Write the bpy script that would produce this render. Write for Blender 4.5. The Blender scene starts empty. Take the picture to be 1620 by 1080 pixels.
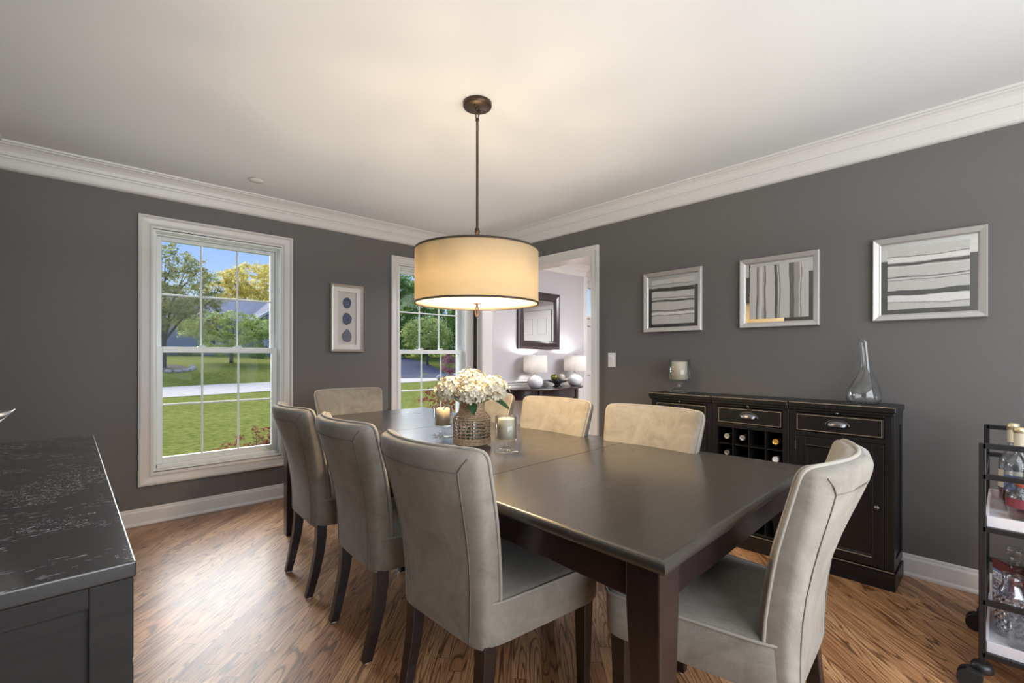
import bpy, bmesh, math, random
from mathutils import Vector, Matrix, noise
random.seed(7)
C = bpy.context.scene.collection
sc = bpy.context.scene
PI = math.pi

# ---------------------------------------------------------------- camera, world, lights, exposure
YAW, ROLL = 0.8178, 0.0015
F = Vector((math.cos(YAW), math.sin(YAW), 0)); R0 = Vector((math.sin(YAW), -math.cos(YAW), 0)); U0 = Vector((0, 0, 1))
Rr = R0*math.cos(ROLL)+U0*math.sin(ROLL); Ur = -R0*math.sin(ROLL)+U0*math.cos(ROLL)
cam = bpy.data.cameras.new('camera'); camo = bpy.data.objects.new('camera', cam); C.objects.link(camo)
cam.sensor_width = 36; cam.lens = 734.04/1620*36; cam.shift_y = 23.08/1620; cam.clip_start = 0.02; cam.clip_end = 500
M = Matrix((Rr, Ur, -F)).transposed().to_4x4(); M.translation = (0, 0, 1.15); camo.matrix_world = M
sc.camera = camo
sc.view_settings.view_transform = 'Standard'; sc.view_settings.look = 'None'
sc.view_settings.exposure = 0.10; sc.view_settings.gamma = 1; sc.view_settings.use_curve_mapping = False
cy = sc.cycles
cy.max_bounces = 9; cy.diffuse_bounces = 4; cy.glossy_bounces = 4; cy.transmission_bounces = 9; cy.transparent_max_bounces = 12
cy.caustics_reflective = False; cy.caustics_refractive = False; cy.use_denoising = True; cy.sample_clamp_indirect = 6

w = bpy.data.worlds.new('world'); sc.world = w; w.use_nodes = True
nt = w.node_tree; nt.nodes.clear()
wo = nt.nodes.new('ShaderNodeOutputWorld'); bg = nt.nodes.new('ShaderNodeBackground')
tc = nt.nodes.new('ShaderNodeTexCoord'); sep = nt.nodes.new('ShaderNodeSeparateXYZ'); rp = nt.nodes.new('ShaderNodeValToRGB')
nt.links.new(tc.outputs['Generated'], sep.inputs[0]); nt.links.new(sep.outputs['Z'], rp.inputs[0]); nt.links.new(rp.outputs[0], bg.inputs[0])
nt.links.new(bg.outputs[0], wo.inputs[0])
e = rp.color_ramp.elements
e[0].position = 0.0; e[0].color = (.80, .88, 1.0, 1); e[1].position = 0.9; e[1].color = (.16, .33, .90, 1)
m_ = e.new(0.10); m_.color = (.52, .70, 1.0, 1); m_ = e.new(0.24); m_.color = (.28, .48, 1.0, 1)
bg.inputs[1].default_value = 1.0

def light(kind, name, loc, energy, color=(1, 1, 1), rot=None, look=None, **k):
    l = bpy.data.lights.new(name, kind); l.energy = energy; l.color = color
    for a, b in k.items(): setattr(l, a, b)
    o = bpy.data.objects.new(name, l); C.objects.link(o); o.location = loc
    if look is not None: o.rotation_euler = Vector(look).to_track_quat('-Z', 'Y').to_euler()
    return o
light('SUN', 'sun', (0, 12, 12), 10.0, (1, .98, .96), look=(.10, -1, -.50), angle=math.radians(72))
# added fill behind the camera, standing in for daylight from the unseen front side
light('AREA', 'rear_fill', (1.1, -1.2, 1.35), 88, (.96, .98, 1), look=(.12, 1, .10), shape='RECTANGLE', size=2.7, size_y=1.9)
light('AREA', 'ceiling_fill', (1.35, 1.35, 1.85), 17, (1, .985, .96), look=(0, .001, 1), shape='RECTANGLE', size=3.2, size_y=4.8)  # upward fill without a fixture, added to brighten the ceiling
light('AREA', 'foyer_fill', (4.7, 1.9, 2.3), 165, (.91, .94, 1), look=(0, .25, -1), shape='RECTANGLE', size=1.4, size_y=2.2)  # unseen fill added to brighten the foyer

# ---------------------------------------------------------------- materials
MATS = {}
def nodes(name):
    m = bpy.data.materials.new(name); m.use_nodes = True; nt = m.node_tree
    return m, nt, nt.nodes['Principled BSDF'], nt.nodes['Material Output']
def N(nt, t, **k):
    n = nt.nodes.new(t)
    for a, b in k.items(): setattr(n, a, b)
    return n
def L(nt, a, b): nt.links.new(a, b)
def ramp(nt, fac, stops, interp='LINEAR'):
    r = N(nt, 'ShaderNodeValToRGB'); r.color_ramp.interpolation = interp
    el = r.color_ramp.elements
    while len(el) > 1: el.remove(el[0])
    el[0].position = stops[0][0]; el[0].color = (*stops[0][1], 1) if len(stops[0][1]) == 3 else stops[0][1]
    for p, c in stops[1:]:
        x = el.new(p); x.color = (*c, 1)
    L(nt, fac, r.inputs[0]); return r
def mathn(nt, op, a, b=None, c=None):
    n = N(nt, 'ShaderNodeMath', operation=op)
    for i, v in enumerate((a, b, c)):
        if v is None: continue
        if isinstance(v, (int, float)): n.inputs[i].default_value = v
        else: L(nt, v, n.inputs[i])
    return n.outputs[0]
def mixc(nt, fac, a, b, bt='MIX'):
    n = N(nt, 'ShaderNodeMix', data_type='RGBA', blend_type=bt)
    for i, v in ((0, fac), (6, a), (7, b)):
        if isinstance(v, (int, float)): n.inputs[i].default_value = v
        elif isinstance(v, tuple): n.inputs[i].default_value = (*v[:3], 1)
        else: L(nt, v, n.inputs[i])
    return n.outputs[2]
def noisen(nt, vec, scale, detail=3, rough=.5, dist=0):
    n = N(nt, 'ShaderNodeTexNoise'); n.inputs['Scale'].default_value = scale; n.inputs['Detail'].default_value = detail
    n.inputs['Roughness'].default_value = rough; n.inputs['Distortion'].default_value = dist
    if vec is not None: L(nt, vec, n.inputs['Vector'])
    return n.outputs['Fac']
def objvec(nt, scale=(1, 1, 1), rot=(0, 0, 0), world=False):
    mp = N(nt, 'ShaderNodeMapping'); mp.inputs['Scale'].default_value = scale; mp.inputs['Rotation'].default_value = rot
    if world: g = N(nt, 'ShaderNodeNewGeometry'); L(nt, g.outputs['Position'], mp.inputs[0])
    else: t = N(nt, 'ShaderNodeTexCoord'); L(nt, t.outputs['Object'], mp.inputs[0])
    return mp.outputs[0]
def bump(nt, p, h, strength=.2, dist=.01):
    b = N(nt, 'ShaderNodeBump'); b.inputs['Strength'].default_value = strength; b.inputs['Distance'].default_value = dist
    L(nt, h, b.inputs['Height']); L(nt, b.outputs[0], p.inputs['Normal'])
def setp(p, **k):
    for a, b in k.items():
        i = p.inputs[a.replace('_', ' ')]
        i.default_value = (*b, 1) if isinstance(b, tuple) and len(b) == 3 and i.type == 'RGBA' else b
def mat(name, color, rough=.5, metal=0, var=0, vscale=20, bmp=0, bscale=200, bdist=.002, **k):
    if name in MATS: return MATS[name]
    m, nt, p, o = nodes(name); setp(p, Base_Color=color, Roughness=rough, Metallic=metal, **k)
    if var:
        f = noisen(nt, objvec(nt), vscale, 4)
        lo = tuple(c*(1-var) for c in color); hi = tuple(min(1, c*(1+var)) for c in color)
        L(nt, ramp(nt, f, [(.3, lo), (.7, hi)]).outputs[0], p.inputs['Base Color'])
    if bmp: bump(nt, p, noisen(nt, objvec(nt), bscale, 2), bmp, bdist)
    MATS[name] = m; return m

WHITE = mat('white_trim_paint', (.62, .605, .59), .35)
VINYL = mat('white_window_vinyl', (.72, .76, .76), .3)
CEIL = mat('ceiling_paint', (.655, .665, .675), .9, bmp=.1, bscale=120)
WALL = mat('charcoal_wall_paint', (.118, .112, .108), .55, bmp=.25, bscale=260, bdist=.001)
HALL = mat('pale_grey_wall_paint', (.47, .455, .47), .7, bmp=.1, bscale=200)
IRON = mat('black_iron', (.012, .012, .014), .35)
PEWTER = mat('pewter_metal', (.17, .17, .18), .32, 1)
CHROME = mat('chrome', (.75, .76, .8), .08, 1)
BRONZE = mat('aged_bronze', (.075, .05, .034), .38, .8)
SILVERF = mat('brushed_silver_frame', (.50, .49, .48), .38, .45, bmp=.05, bscale=300)
MIRROR = mat('mirror_glass', (.86, .9, .9), .01, 1)
def thin_glass(name, tint=(.97, .99, .98), f0=.035, edge=.55, pw=3.5, bmpf=None):
    """clear see-through sheet with a mirror-like sheen that grows towards grazing angles, the same from both sides"""
    m, nt, p, o = nodes(name); nt.nodes.remove(p)
    t = N(nt, 'ShaderNodeBsdfTransparent'); t.inputs[0].default_value = (*tint, 1)
    g = N(nt, 'ShaderNodeBsdfGlossy'); g.inputs['Roughness'].default_value = .02
    lw = N(nt, 'ShaderNodeLayerWeight'); lw.inputs[0].default_value = .5
    if bmpf: bmpf(nt, g, lw)
    fr = mathn(nt, 'ADD', f0, mathn(nt, 'MULTIPLY', mathn(nt, 'POWER', lw.outputs['Facing'], pw), edge))
    mx = N(nt, 'ShaderNodeMixShader'); L(nt, fr, mx.inputs[0]); L(nt, t.outputs[0], mx.inputs[1]); L(nt, g.outputs[0], mx.inputs[2])
    L(nt, mx.outputs[0], o.inputs[0]); MATS[name] = m; return m
GLASS = thin_glass('clear_glass', (.955, .965, .97), .05, .75, 2.6)
def glass(name, color=(1, 1, 1), rough=0.0, ior=1.45): return thin_glass(name, color, .04, .6, 3)
PANE = thin_glass('window_glass', (.98, .99, .985), .004, .4, 5)
DRINK = thin_glass('thin_clear_drinking_glass', (.94, .95, .96), .05, .7, 2.6)

def velvet():
    m, nt, p, o = nodes('taupe_velvet')
    v = objvec(nt); a = noisen(nt, v, 7, 6, .68, .8); b = noisen(nt, v, 260, 2)
    c = ramp(nt, a, [(.32, (.175, .160, .136)), (.5, (.240, .222, .190)), (.68, (.305, .283, .245))]).outputs[0]
    c2 = mixc(nt, .12, c, ramp(nt, b, [(.3, (.13, .12, .10)), (.7, (.34, .32, .28))]).outputs[0])
    L(nt, c2, p.inputs['Base Color']); setp(p, Roughness=.82, Sheen_Weight=.25, Sheen_Roughness=.4); bump(nt, p, a, .15, .01)
    return m
VELVET = velvet()
SEAM = mat('taupe_piping_cord', (.30, .277, .238), .8, Sheen_Weight=.25)
SEAMD = mat('dark_seam_thread', (.17, .155, .13), .9)  # darker cord tracing the rear panel seams

def darkwood(name, c1, c2, rough=.3, coat=.3, scr=0, bm=.05):
    m, nt, p, o = nodes(name)
    v = objvec(nt, (3, 40, 40)); a = noisen(nt, v, 1.6, 5, .6, .5)
    c = ramp(nt, a, [(.3, c1), (.7, c2)]).outputs[0]
    rf = ramp(nt, noisen(nt, objvec(nt), 2.5, 2), [(.3, (rough*.95,)*3), (.7, (rough*1.05,)*3)]).outputs[0]
    if scr:
        vv = objvec(nt)
        s = mathn(nt, 'MULTIPLY', mathn(nt, 'GREATER_THAN', noisen(nt, vv, 210, 3, .7), .625), mathn(nt, 'GREATER_THAN', noisen(nt, vv, 6.5, 3), .55))
        vs = objvec(nt, (30, 260, 30), (0, 0, .7)); s2 = mathn(nt, 'MULTIPLY', mathn(nt, 'GREATER_THAN', noisen(nt, vs, 1.5, 2, .6), .66), mathn(nt, 'GREATER_THAN', noisen(nt, vv, 8, 2), .5))
        g_ = N(nt, 'ShaderNodeTexCoord'); sz = N(nt, 'ShaderNodeSeparateXYZ'); L(nt, g_.outputs['Object'], sz.inputs[0])
        s = mathn(nt, 'MULTIPLY', mathn(nt, 'MAXIMUM', s, s2), mathn(nt, 'GREATER_THAN', sz.outputs['Z'], .8595))
        c = mixc(nt, mathn(nt, 'MULTIPLY', s, scr), c, (.45, .46, .5))
        rf = mixc(nt, mathn(nt, 'MULTIPLY', s, .6), rf, (.6, .6, .6))
    L(nt, c, p.inputs['Base Color']); L(nt, rf, p.inputs['Roughness']); setp(p, Coat_Weight=coat, Coat_Roughness=.2)
    bump(nt, p, a, bm, .002); MATS[name] = m; return m
ESPRESSO = darkwood('espresso_table_wood', (.010, .006, .006), (.022, .012, .012), .30, .3, bm=.01)
TABLETOP = darkwood('espresso_table_top_wood', (.030, .026, .022), (.046, .040, .034), .28, .5, bm=.004)
TABLETOP.node_tree.nodes['Principled BSDF'].inputs['Coat IOR'].default_value = 1.55
LEGWOOD = darkwood('dark_chair_leg_wood', (.008, .004, .004), (.018, .009, .0085), .35, .2, bm=.01)
BLACKW = darkwood('distressed_black_wood', (.0045, .0042, .0046), (.009, .0085, .009), .36, 0)
WORN = mat('worn_tan_edge', (.30, .24, .17), .5, var=.4, vscale=40)
DRESS = darkwood('dark_dresser_wood', (.013, .012, .011), (.020, .018, .017), .6, 0)
DRESS.node_tree.nodes['Principled BSDF'].inputs['Specular IOR Level'].default_value = .22
DRESST = darkwood('scratched_dresser_top_wood', (.016, .015, .016), (.026, .024, .026), .26, .6, scr=1.0, bm=.01)
CONSW = darkwood('dark_mahogany_wood', (.012, .007, .009), (.030, .017, .020), .25, .5)

def floor_mat():
    m, nt, p, o = nodes('oak_strip_floor')
    g = N(nt, 'ShaderNodeNewGeometry'); sx = N(nt, 'ShaderNodeSeparateXYZ'); L(nt, g.outputs['Position'], sx.inputs[0])
    X, Y = sx.outputs['X'], sx.outputs['Y']
    border = mathn(nt, 'MULTIPLY', mathn(nt, 'GREATER_THAN', Y, 3.955), mathn(nt, 'LESS_THAN', X, 3.2))
    s = .70711
    u1 = mathn(nt, 'MULTIPLY', mathn(nt, 'ADD', X, Y), s); v1 = mathn(nt, 'MULTIPLY', mathn(nt, 'SUBTRACT', Y, X), s)
    def sel(a, b):
        return mathn(nt, 'ADD', mathn(nt, 'MULTIPLY', a, mathn(nt, 'SUBTRACT', 1.0, border)), mathn(nt, 'MULTIPLY', b, border))
    u = sel(u1, X); v = sel(v1, Y)
    WID = .0572
    row = mathn(nt, 'FLOOR', mathn(nt, 'DIVIDE', v, WID))
    wn = N(nt, 'ShaderNodeTexWhiteNoise', noise_dimensions='1D'); L(nt, row, wn.inputs['W'])
    uo = mathn(nt, 'ADD', u, mathn(nt, 'MULTIPLY', wn.outputs['Value'], 3.0))
    seg = mathn(nt, 'FLOOR', mathn(nt, 'DIVIDE', uo, .85))
    cmb = N(nt, 'ShaderNodeCombineXYZ'); L(nt, row, cmb.inputs[0]); L(nt, seg, cmb.inputs[1])
    w2 = N(nt, 'ShaderNodeTexWhiteNoise', noise_dimensions='2D'); L(nt, cmb.outputs[0], w2.inputs['Vector']); rnd = w2.outputs['Value']
    fv = mathn(nt, 'FRACT', mathn(nt, 'DIVIDE', v, WID)); fu = mathn(nt, 'FRACT', mathn(nt, 'DIVIDE', uo, .85))
    gap = mathn(nt, 'MAXIMUM', mathn(nt, 'GREATER_THAN', mathn(nt, 'ABSOLUTE', mathn(nt, 'SUBTRACT', fv, .5)), .483), mathn(nt, 'GREATER_THAN', mathn(nt, 'ABSOLUTE', mathn(nt, 'SUBTRACT', fu, .5)), .4985))
    gv = N(nt, 'ShaderNodeCombineXYZ'); L(nt, mathn(nt, 'MULTIPLY', u, 1.0), gv.inputs[0]); L(nt, mathn(nt, 'MULTIPLY', v, 12.0), gv.inputs[1]); L(nt, mathn(nt, 'MULTIPLY', rnd, 37.0), gv.inputs[2])
    # cathedral grain: contour lines of a stretched noise
    cn = noisen(nt, gv.outputs[0], 1.25, 1.5, .35, .25)
    ring = mathn(nt, 'ABSOLUTE', mathn(nt, 'SINE', mathn(nt, 'MULTIPLY', cn, 46.0)))
    gv2 = N(nt, 'ShaderNodeCombineXYZ'); L(nt, mathn(nt, 'MULTIPLY', u, 6.0), gv2.inputs[0]); L(nt, mathn(nt, 'MULTIPLY', v, 260.0), gv2.inputs[1]); L(nt, mathn(nt, 'MULTIPLY', rnd, 17.0), gv2.inputs[2])
    fine = noisen(nt, gv2.outputs[0], 1.6, 4, .65)
    base = ramp(nt, rnd, [(0, (.40, .19, .08)), (.35, (.52, .265, .12)), (.65, (.62, .335, .16)), (1, (.72, .42, .21))]).outputs[0]
    rm = ramp(nt, ring, [(.0, (.14, .10, .08)), (.22, (.34, .27, .22)), (.50, (.95, .93, .91)), (1, (1.0, 1.0, 1.0))]).outputs[0]
    c = mixc(nt, .85, base, rm, 'MULTIPLY')
    fm = ramp(nt, fine, [(.34, (.25, .19, .16)), (.50, (.85, .81, .77)), (.7, (1.1, 1.08, 1.05))]).outputs[0]
    c = mixc(nt, .8, c, fm, 'MULTIPLY')
    c = mixc(nt, border, c, mixc(nt, .35, c, (.06, .03, .015)))
    c = mixc(nt, mathn(nt, 'MULTIPLY', gap, .8), c, (.05, .025, .012))
    L(nt, c, p.inputs['Base Color'])
    rr = ramp(nt, fine, [(.3, (.50,)*3), (.7, (.38,)*3)]).outputs[0]
    L(nt, rr, p.inputs['Roughness']); setp(p, Coat_Weight=.45, Coat_Roughness=.28)
    h = mathn(nt, 'SUBTRACT', mathn(nt, 'ADD', mathn(nt, 'MULTIPLY', fine, .6), mathn(nt, 'MULTIPLY', ring, .15)), mathn(nt, 'MULTIPLY', gap, 2.0))
    bump(nt, p, h, .25, .0012)
    return m
FLOOR = floor_mat()

def shade_mat(name, color, trans=.6, weave=420, glow=0):
    m, nt, p, o = nodes(name)
    n = noisen(nt, objvec(nt, (1, 1, 1)), weave, 2)
    c = ramp(nt, n, [(.3, tuple(x*.88 for x in color)), (.7, color)]).outputs[0]
    d = N(nt, 'ShaderNodeBsdfDiffuse'); t = N(nt, 'ShaderNodeBsdfTranslucent'); L(nt, c, d.inputs[0]); L(nt, c, t.inputs[0])
    mx = N(nt, 'ShaderNodeMixShader'); mx.inputs[0].default_value = trans
    L(nt, d.outputs[0], mx.inputs[1]); L(nt, t.outputs[0], mx.inputs[2]); last = mx.outputs[0]
    if glow:
        em = N(nt, 'ShaderNodeEmission'); L(nt, c, em.inputs[0]); em.inputs[1].default_value = glow
        ad = N(nt, 'ShaderNodeAddShader'); L(nt, last, ad.inputs[0]); L(nt, em.outputs[0], ad.inputs[1]); last = ad.outputs[0]
    L(nt, last, o.inputs[0]); MATS[name] = m; return m

# ---------------------------------------------------------------- mesh helpers
class MB:
    def __init__(s): s.v = []; s.f = []; s.sm = []
    def add(s, vs, fs, smooth=False):
        n = len(s.v); s.v += [tuple(v) for v in vs]; s.f += [tuple(i+n for i in f) for f in fs]; s.sm += [smooth]*len(fs); return s
    def box(s, x0, x1, y0, y1, z0, z1):
        if x0 > x1: x0, x1 = x1, x0
        if y0 > y1: y0, y1 = y1, y0
        if z0 > z1: z0, z1 = z1, z0
        return s.add([(x, y, z) for z in (z0, z1) for y in (y0, y1) for x in (x0, x1)],
                     [(0, 2, 3, 1), (4, 5, 7, 6), (0, 1, 5, 4), (2, 6, 7, 3), (0, 4, 6, 2), (1, 3, 7, 5)])
    def rings(s, rs, smooth=True, caps=(True, True), closed=True):
        n = len(rs[0]); vs = [v for r in rs for v in r]; fs = []
        for k in range(len(rs)-1):
            for i in range(n if closed else n-1):
                j = (i+1) % n; fs.append((k*n+i, k*n+j, (k+1)*n+j, (k+1)*n+i))
        s.add(vs, fs, smooth)
        if caps[0]: s.add(rs[0], [tuple(range(n-1, -1, -1))], False)
        if caps[1]: s.add(rs[-1], [tuple(range(n))], False)
        return s
    def lathe(s, prof, c=(0, 0, 0), n=32, smooth=True, caps=(True, True), sx=1, sy=1):
        rs = [[(c[0]+sx*r*math.cos(2*PI*i/n), c[1]+sy*r*math.sin(2*PI*i/n), c[2]+z) for i in range(n)] for r, z in prof]
        return s.rings(rs, smooth, caps)
    def tube(s, pts, r, n=8, closed=False, caps=True):
        pts = [Vector(p) for p in pts]; rs = []; m = len(pts)
        up = None
        for i, p in enumerate(pts):
            if closed: t = pts[(i+1) % m]-pts[i-1]
            else: t = pts[min(i+1, m-1)]-pts[max(i-1, 0)]
            t.normalize()
            if up is None:
                up = Vector((0, 0, 1)) if abs(t.z) < .9 else Vector((1, 0, 0))
            a = up-t*up.dot(t)
            if a.length < 1e-5: a = Vector((1, 0, 0))-t*t.x
            a.normalize(); b = t.cross(a); up = a
            rr = r[i] if isinstance(r, (list, tuple)) else r
            rs.append([p+a*rr*math.cos(2*PI*k/n)+b*rr*math.sin(2*PI*k/n) for k in range(n)])
        if closed:
            rs.append(rs[0]); return s.rings(rs, True, (False, False))
        return s.rings(rs, True, (caps, caps))
    def bar(s, a, b, w, h=None):
        a = Vector(a); b = Vector(b); t = (b-a).normalized(); h = h or w
        up = Vector((0, 0, 1)) if abs(t.z) < .9 else Vector((0, 1, 0))
        x = t.cross(up).normalized()*w/2; y = x.cross(t).normalized()*h/2
        return s.rings([[p-x-y, p+x-y, p+x+y, p-x+y] for p in (a, b)], False)
    def prism(s, poly, axis, a, b):
        def P(u, v, t): return {'x': (t, u, v), 'y': (u, t, v), 'z': (u, v, t)}[axis]
        return s.rings([[P(u, v, t) for u, v in poly] for t in (a, b)], False)
    def frame(s, axis, u0, u1, v0, v1, prof):
        """sweep an open profile [(inset, depth)...] round a rectangle, mitred; axis = normal ('x' or 'y'); depth is the coordinate along it"""
        rs = []
        for (cu, cv, su, sv) in ((u0, v0, 1, 1), (u1, v0, -1, 1), (u1, v1, -1, -1), (u0, v1, 1, -1)):
            rs.append([((d, cu+su*i, cv+sv*i) if axis == 'x' else (cu+su*i, d, cv+sv*i)) for i, d in prof])
        rs.append(rs[0]); return s.rings(rs, False, (False, False), closed=True)
    def build(s, name, m=None, parent=None, bevel=0, seg=2, loc=None, fixn=True, sub=0):
        me = bpy.data.meshes.new(name); me.from_pydata(s.v, [], s.f)
        me.polygons.foreach_set('use_smooth', s.sm)
        if fixn and len(s.f) < 60000:
            b = bmesh.new(); b.from_mesh(me); bmesh.ops.recalc_face_normals(b, faces=b.faces); b.to_mesh(me); b.free()
        me.update()
        o = bpy.data.objects.new(name, me); C.objects.link(o)
        if m: me.materials.append(m)
        if parent: o.parent = parent
        if loc: o.location = loc
        if bevel:
            md = o.modifiers.new('bevel', 'BEVEL'); md.width = bevel; md.segments = seg; md.limit_method = 'ANGLE'; md.angle_limit = math.radians(40)
        if sub:
            md = o.modifiers.new('sub', 'SUBSURF'); md.levels = sub; md.render_levels = sub
        return o
def empty(name, loc=(0, 0, 0), rz=0):
    o = bpy.data.objects.new(name, None); C.objects.link(o); o.location = loc; o.rotation_euler = (0, 0, rz); o.empty_display_size = .1; return o
def tag(o, label, cat, group=None):
    o['label'] = label; o['category'] = cat
    if group: o['group'] = group
    return o
def struct(o): o['kind'] = 'structure'; return o
def copy_tree(o, parent=None):
    c = o.copy(); C.objects.link(c)
    if parent is not None: c.parent = parent
    for ch in [x for x in CH.get(o.name, [])]: copy_tree(ch, c)
    return c
CH = {}
def index_children():
    CH.clear()
    for x in bpy.data.objects:
        if x.parent: CH.setdefault(x.parent.name, []).append(x)
def recenter(o):
    """put a mesh object's origin at its base centre"""
    vs = [v.co for v in o.data.vertices]
    c = Vector(((min(v.x for v in vs)+max(v.x for v in vs))/2, (min(v.y for v in vs)+max(v.y for v in vs))/2, min(v.z for v in vs)))
    for v in o.data.vertices: v.co -= c
    o.location = o.location+c; return o

# ================================================================ the room
YA, XB, XC, YD, HC, TH = 4.024, 3.2, -.41, -1.35, 2.39, .14
XE = 6.6
def wall_y(name, x0, x1, y0, y1, z0, z1, holes, m):
    b = MB(); xs = sorted({x0, x1, *[h[0] for h in holes], *[h[1] for h in holes]})
    for a, c in zip(xs, xs[1:]):
        hs = [h for h in holes if h[0] <= a+1e-6 and h[1] >= c-1e-6]
        if not hs: b.box(a, c, y0, y1, z0, z1)
        else:
            h = hs[0]
            if h[2] > z0: b.box(a, c, y0, y1, z0, h[2])
            if h[3] < z1: b.box(a, c, y0, y1, h[3], z1)
    return struct(b.build(name, m))
def wall_x(name, x0, x1, y0, y1, z0, z1, holes, m):
    b = MB(); ys = sorted({y0, y1, *[h[0] for h in holes], *[h[1] for h in holes]})
    for a, c in zip(ys, ys[1:]):
        hs = [h for h in holes if h[0] <= a+1e-6 and h[1] >= c-1e-6]
        if not hs: b.box(x0, x1, a, c, z0, z1)
        else:
            h = hs[0]
            if h[2] > z0: b.box(x0, x1, a, c, z0, h[2])
            if h[3] < z1: b.box(x0, x1, a, c, h[3], z1)
    return struct(b.build(name, m))
W1 = (.384, 1.205, .352, 2.020); W2 = (2.266, 3.087, .352, 2.020)
struct(MB().box(XC-.2, XE+.2, YD-.2, 4.3, -.12, 0).build('floor', FLOOR))
struct(MB().box(XC-.7, XE+.2, YD-.7, 4.7, HC, HC+.12).build('ceiling', CEIL))
wall_y('wall_back', XC-TH, XB+.07, YA, YA+.17, -.1, HC, [W1, W2], WALL)
wall_x('wall_left', XC-TH, XC, YD-.1, YA, 0, HC, [], WALL)
wall_y('wall_front', XC-TH, XB+TH, YD-TH, YD, 0, HC, [(-.2, 2.6, .0, 2.3)], WALL)
DY0, DY1, DZ = 2.424, 3.875, 2.005
wall_x('wall_right', XB, XB+.10, YD, YA, 0, HC, [(DY0-.012, DY1+.012, 0, DZ+.012)], WALL)
# foyer shell
wall_x('wall_foyer_left', XB+.10, XB+TH, YD, YA, 0, HC, [(DY0-.012, DY1+.012, 0, DZ+.012)], HALL)
wall_y('wall_foyer_back', XB+.07, 5.13, YA, YA+.17, -.1, HC, [], HALL)
wall_x('wall_foyer_right', XE, XE+.1, YD, 4.3, 0, HC, [], HALL)
wall_y('wall_foyer_front', XB+TH, XE, YD-.1, YD, 0, HC, [], HALL)
wall_y('wall_entry_back', 5.13, XE, 4.2, 4.3, 0, HC, [(5.36, 5.62, 1.72, 2.16), (5.36, 5.62, .9, 1.6)], WHITE)
# cased opening: jamb lining and casings
b = MB(); b.box(XB-.002, XB+TH+.002, DY0-.012, DY0, 0, DZ); b.box(XB-.002, XB+TH+.002, DY1, DY1+.012, 0, DZ); b.box(XB-.002, XB+TH+.002, DY0-.012, DY1+.012, DZ, DZ+.012)
struct(b.build('trim_1', WHITE))
CAS = [(0, 0), (.0, -.022), (.010, -.024), (.018, -.019), (.045, -.013), (.050, -.016), (.060, -.012), (.066, -.015), (.072, -.012), (.080, -.010), (.080, 0)]
def casing_door(name, xw, sgn):
    rs = []
    W = .086
    for (cy, cz, sy, sz) in ((DY0-W+.006, 0, 1, 0), (DY0-W+.006, DZ+W-.006, 1, -1), (DY1+W-.006, DZ+W-.006, -1, -1), (DY1+W-.006, 0, -1, 0)):
        rs.append([(xw+sgn*d, cy+sy*i*1.0, cz+sz*i*1.0) for i, d in CAS])
    return struct(MB().rings(rs, False, (True, True)).build(name, WHITE))
casing_door('trim_2', XB, 1); casing_door('trim_3', XB+TH, -1)
# baseboards with shoe moulding
BB = [(0, 0), (.020, 0), (.019, .010), (.014, .018), (.0125, .020), (.0125, .088), (.010, .094), (.008, .097), (.007, .107), (.004, .111), (0, .113)]
def baseboard(name, axis, a, b, face, sgn):
    # axis 'x': runs along x on plane y=face, sgn direction into room
    rs = []
    for t in (a, b):
        rs.append([((t, face+sgn*d, z) if axis == 'x' else (face+sgn*d, t, z)) for d, z in BB])
    return struct(MB().rings(rs, False).build(name, WHITE))
baseboard('baseboard_back', 'x', XC, XB, YA, -1); baseboard('baseboard_right', 'y', YD, DY0-.08, XB, -1)
baseboard('baseboard_left', 'y', YD, YA, XC, 1); baseboard('baseboard_foyer', 'x', XB+TH, 5.12, YA, -1)
# crown mouldings
CR = [(0, 2.238), (.012, 2.242), (.020, 2.250), (.024, 2.262), (.030, 2.292), (.033, 2.300), (.036, 2.303), (.038, 2.312), (.045, 2.316), (.047, 2.324), (.050, 2.336), (.058, 2.352), (.070, 2.365), (.082, 2.371), (.083, 2.377), (.094, 2.379), (.096, 2.39), (0, 2.39)]
def crown(name, x0, x1, y0, y1):
    rs = []
    for (cx, cy_, sx, sy) in ((x0, y0, 1, 1), (x1, y0, -1, 1), (x1, y1, -1, -1), (x0, y1, 1, -1)):
        rs.append([(cx+sx*d, cy_+sy*d, z) for d, z in CR])
    rs.append(rs[0]); return struct(MB().rings(rs, False, (False, False)).build(name, WHITE))
crown('trim_4', XC, XB, YD, YA)
def crown_run(name, pts):
    # pts: list of (x,y,(nx,ny)) with mitre offset direction
    return struct(MB().rings([[(x+d*nx, y+d*ny, z) for d, z in CR] for x, y, nx, ny in pts], False).build(name, WHITE))
crown_run('trim_5', [(XB+TH, YD, 1, 1), (XB+TH, YA, 1, -1), (5.13, YA, 1, -1), (5.13, 4.2, 1, -1), (XE, 4.2, -1, -1), (XE, YD, -1, 1)])
# foyer chair rail, wainscot, corner casing
rs = [[(x, YA-d, z) for d, z in [(0, .775), (.008, .775), (.010, .785), (.010, .80), (.016, .806), (.016, .825), (.026, .838), (.026, .850), (0, .852)]] for x in (XB+TH, 5.12)]
struct(MB().rings(rs, False).build('trim_6', WHITE))
b = MB().box(XB+TH, 5.12, YA-.006, YA, .11, .776)
for k in range(3):
    x0 = XB+TH+.12+k*.57; b.frame('y', x0, x0+.45, .2, .70, [(0, YA-.004), (.0, YA-.016), (.018, YA-.016), (.022, YA-.004)])
struct(b.build('trim_7', WHITE))
b = MB().box(5.13, 5.20, YA-.012, YA+.19, 0, 2.25).box(5.115, 5.13, YA-.014, YA+.02, 0, 2.24)
struct(b.build('trim_8', WHITE, bevel=.003))
b = MB().box(5.62, 6.5, 4.165, 4.2, 0, 2.1)
dr = struct(b.build('door_1', WHITE, bevel=.003))
b = MB()
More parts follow.
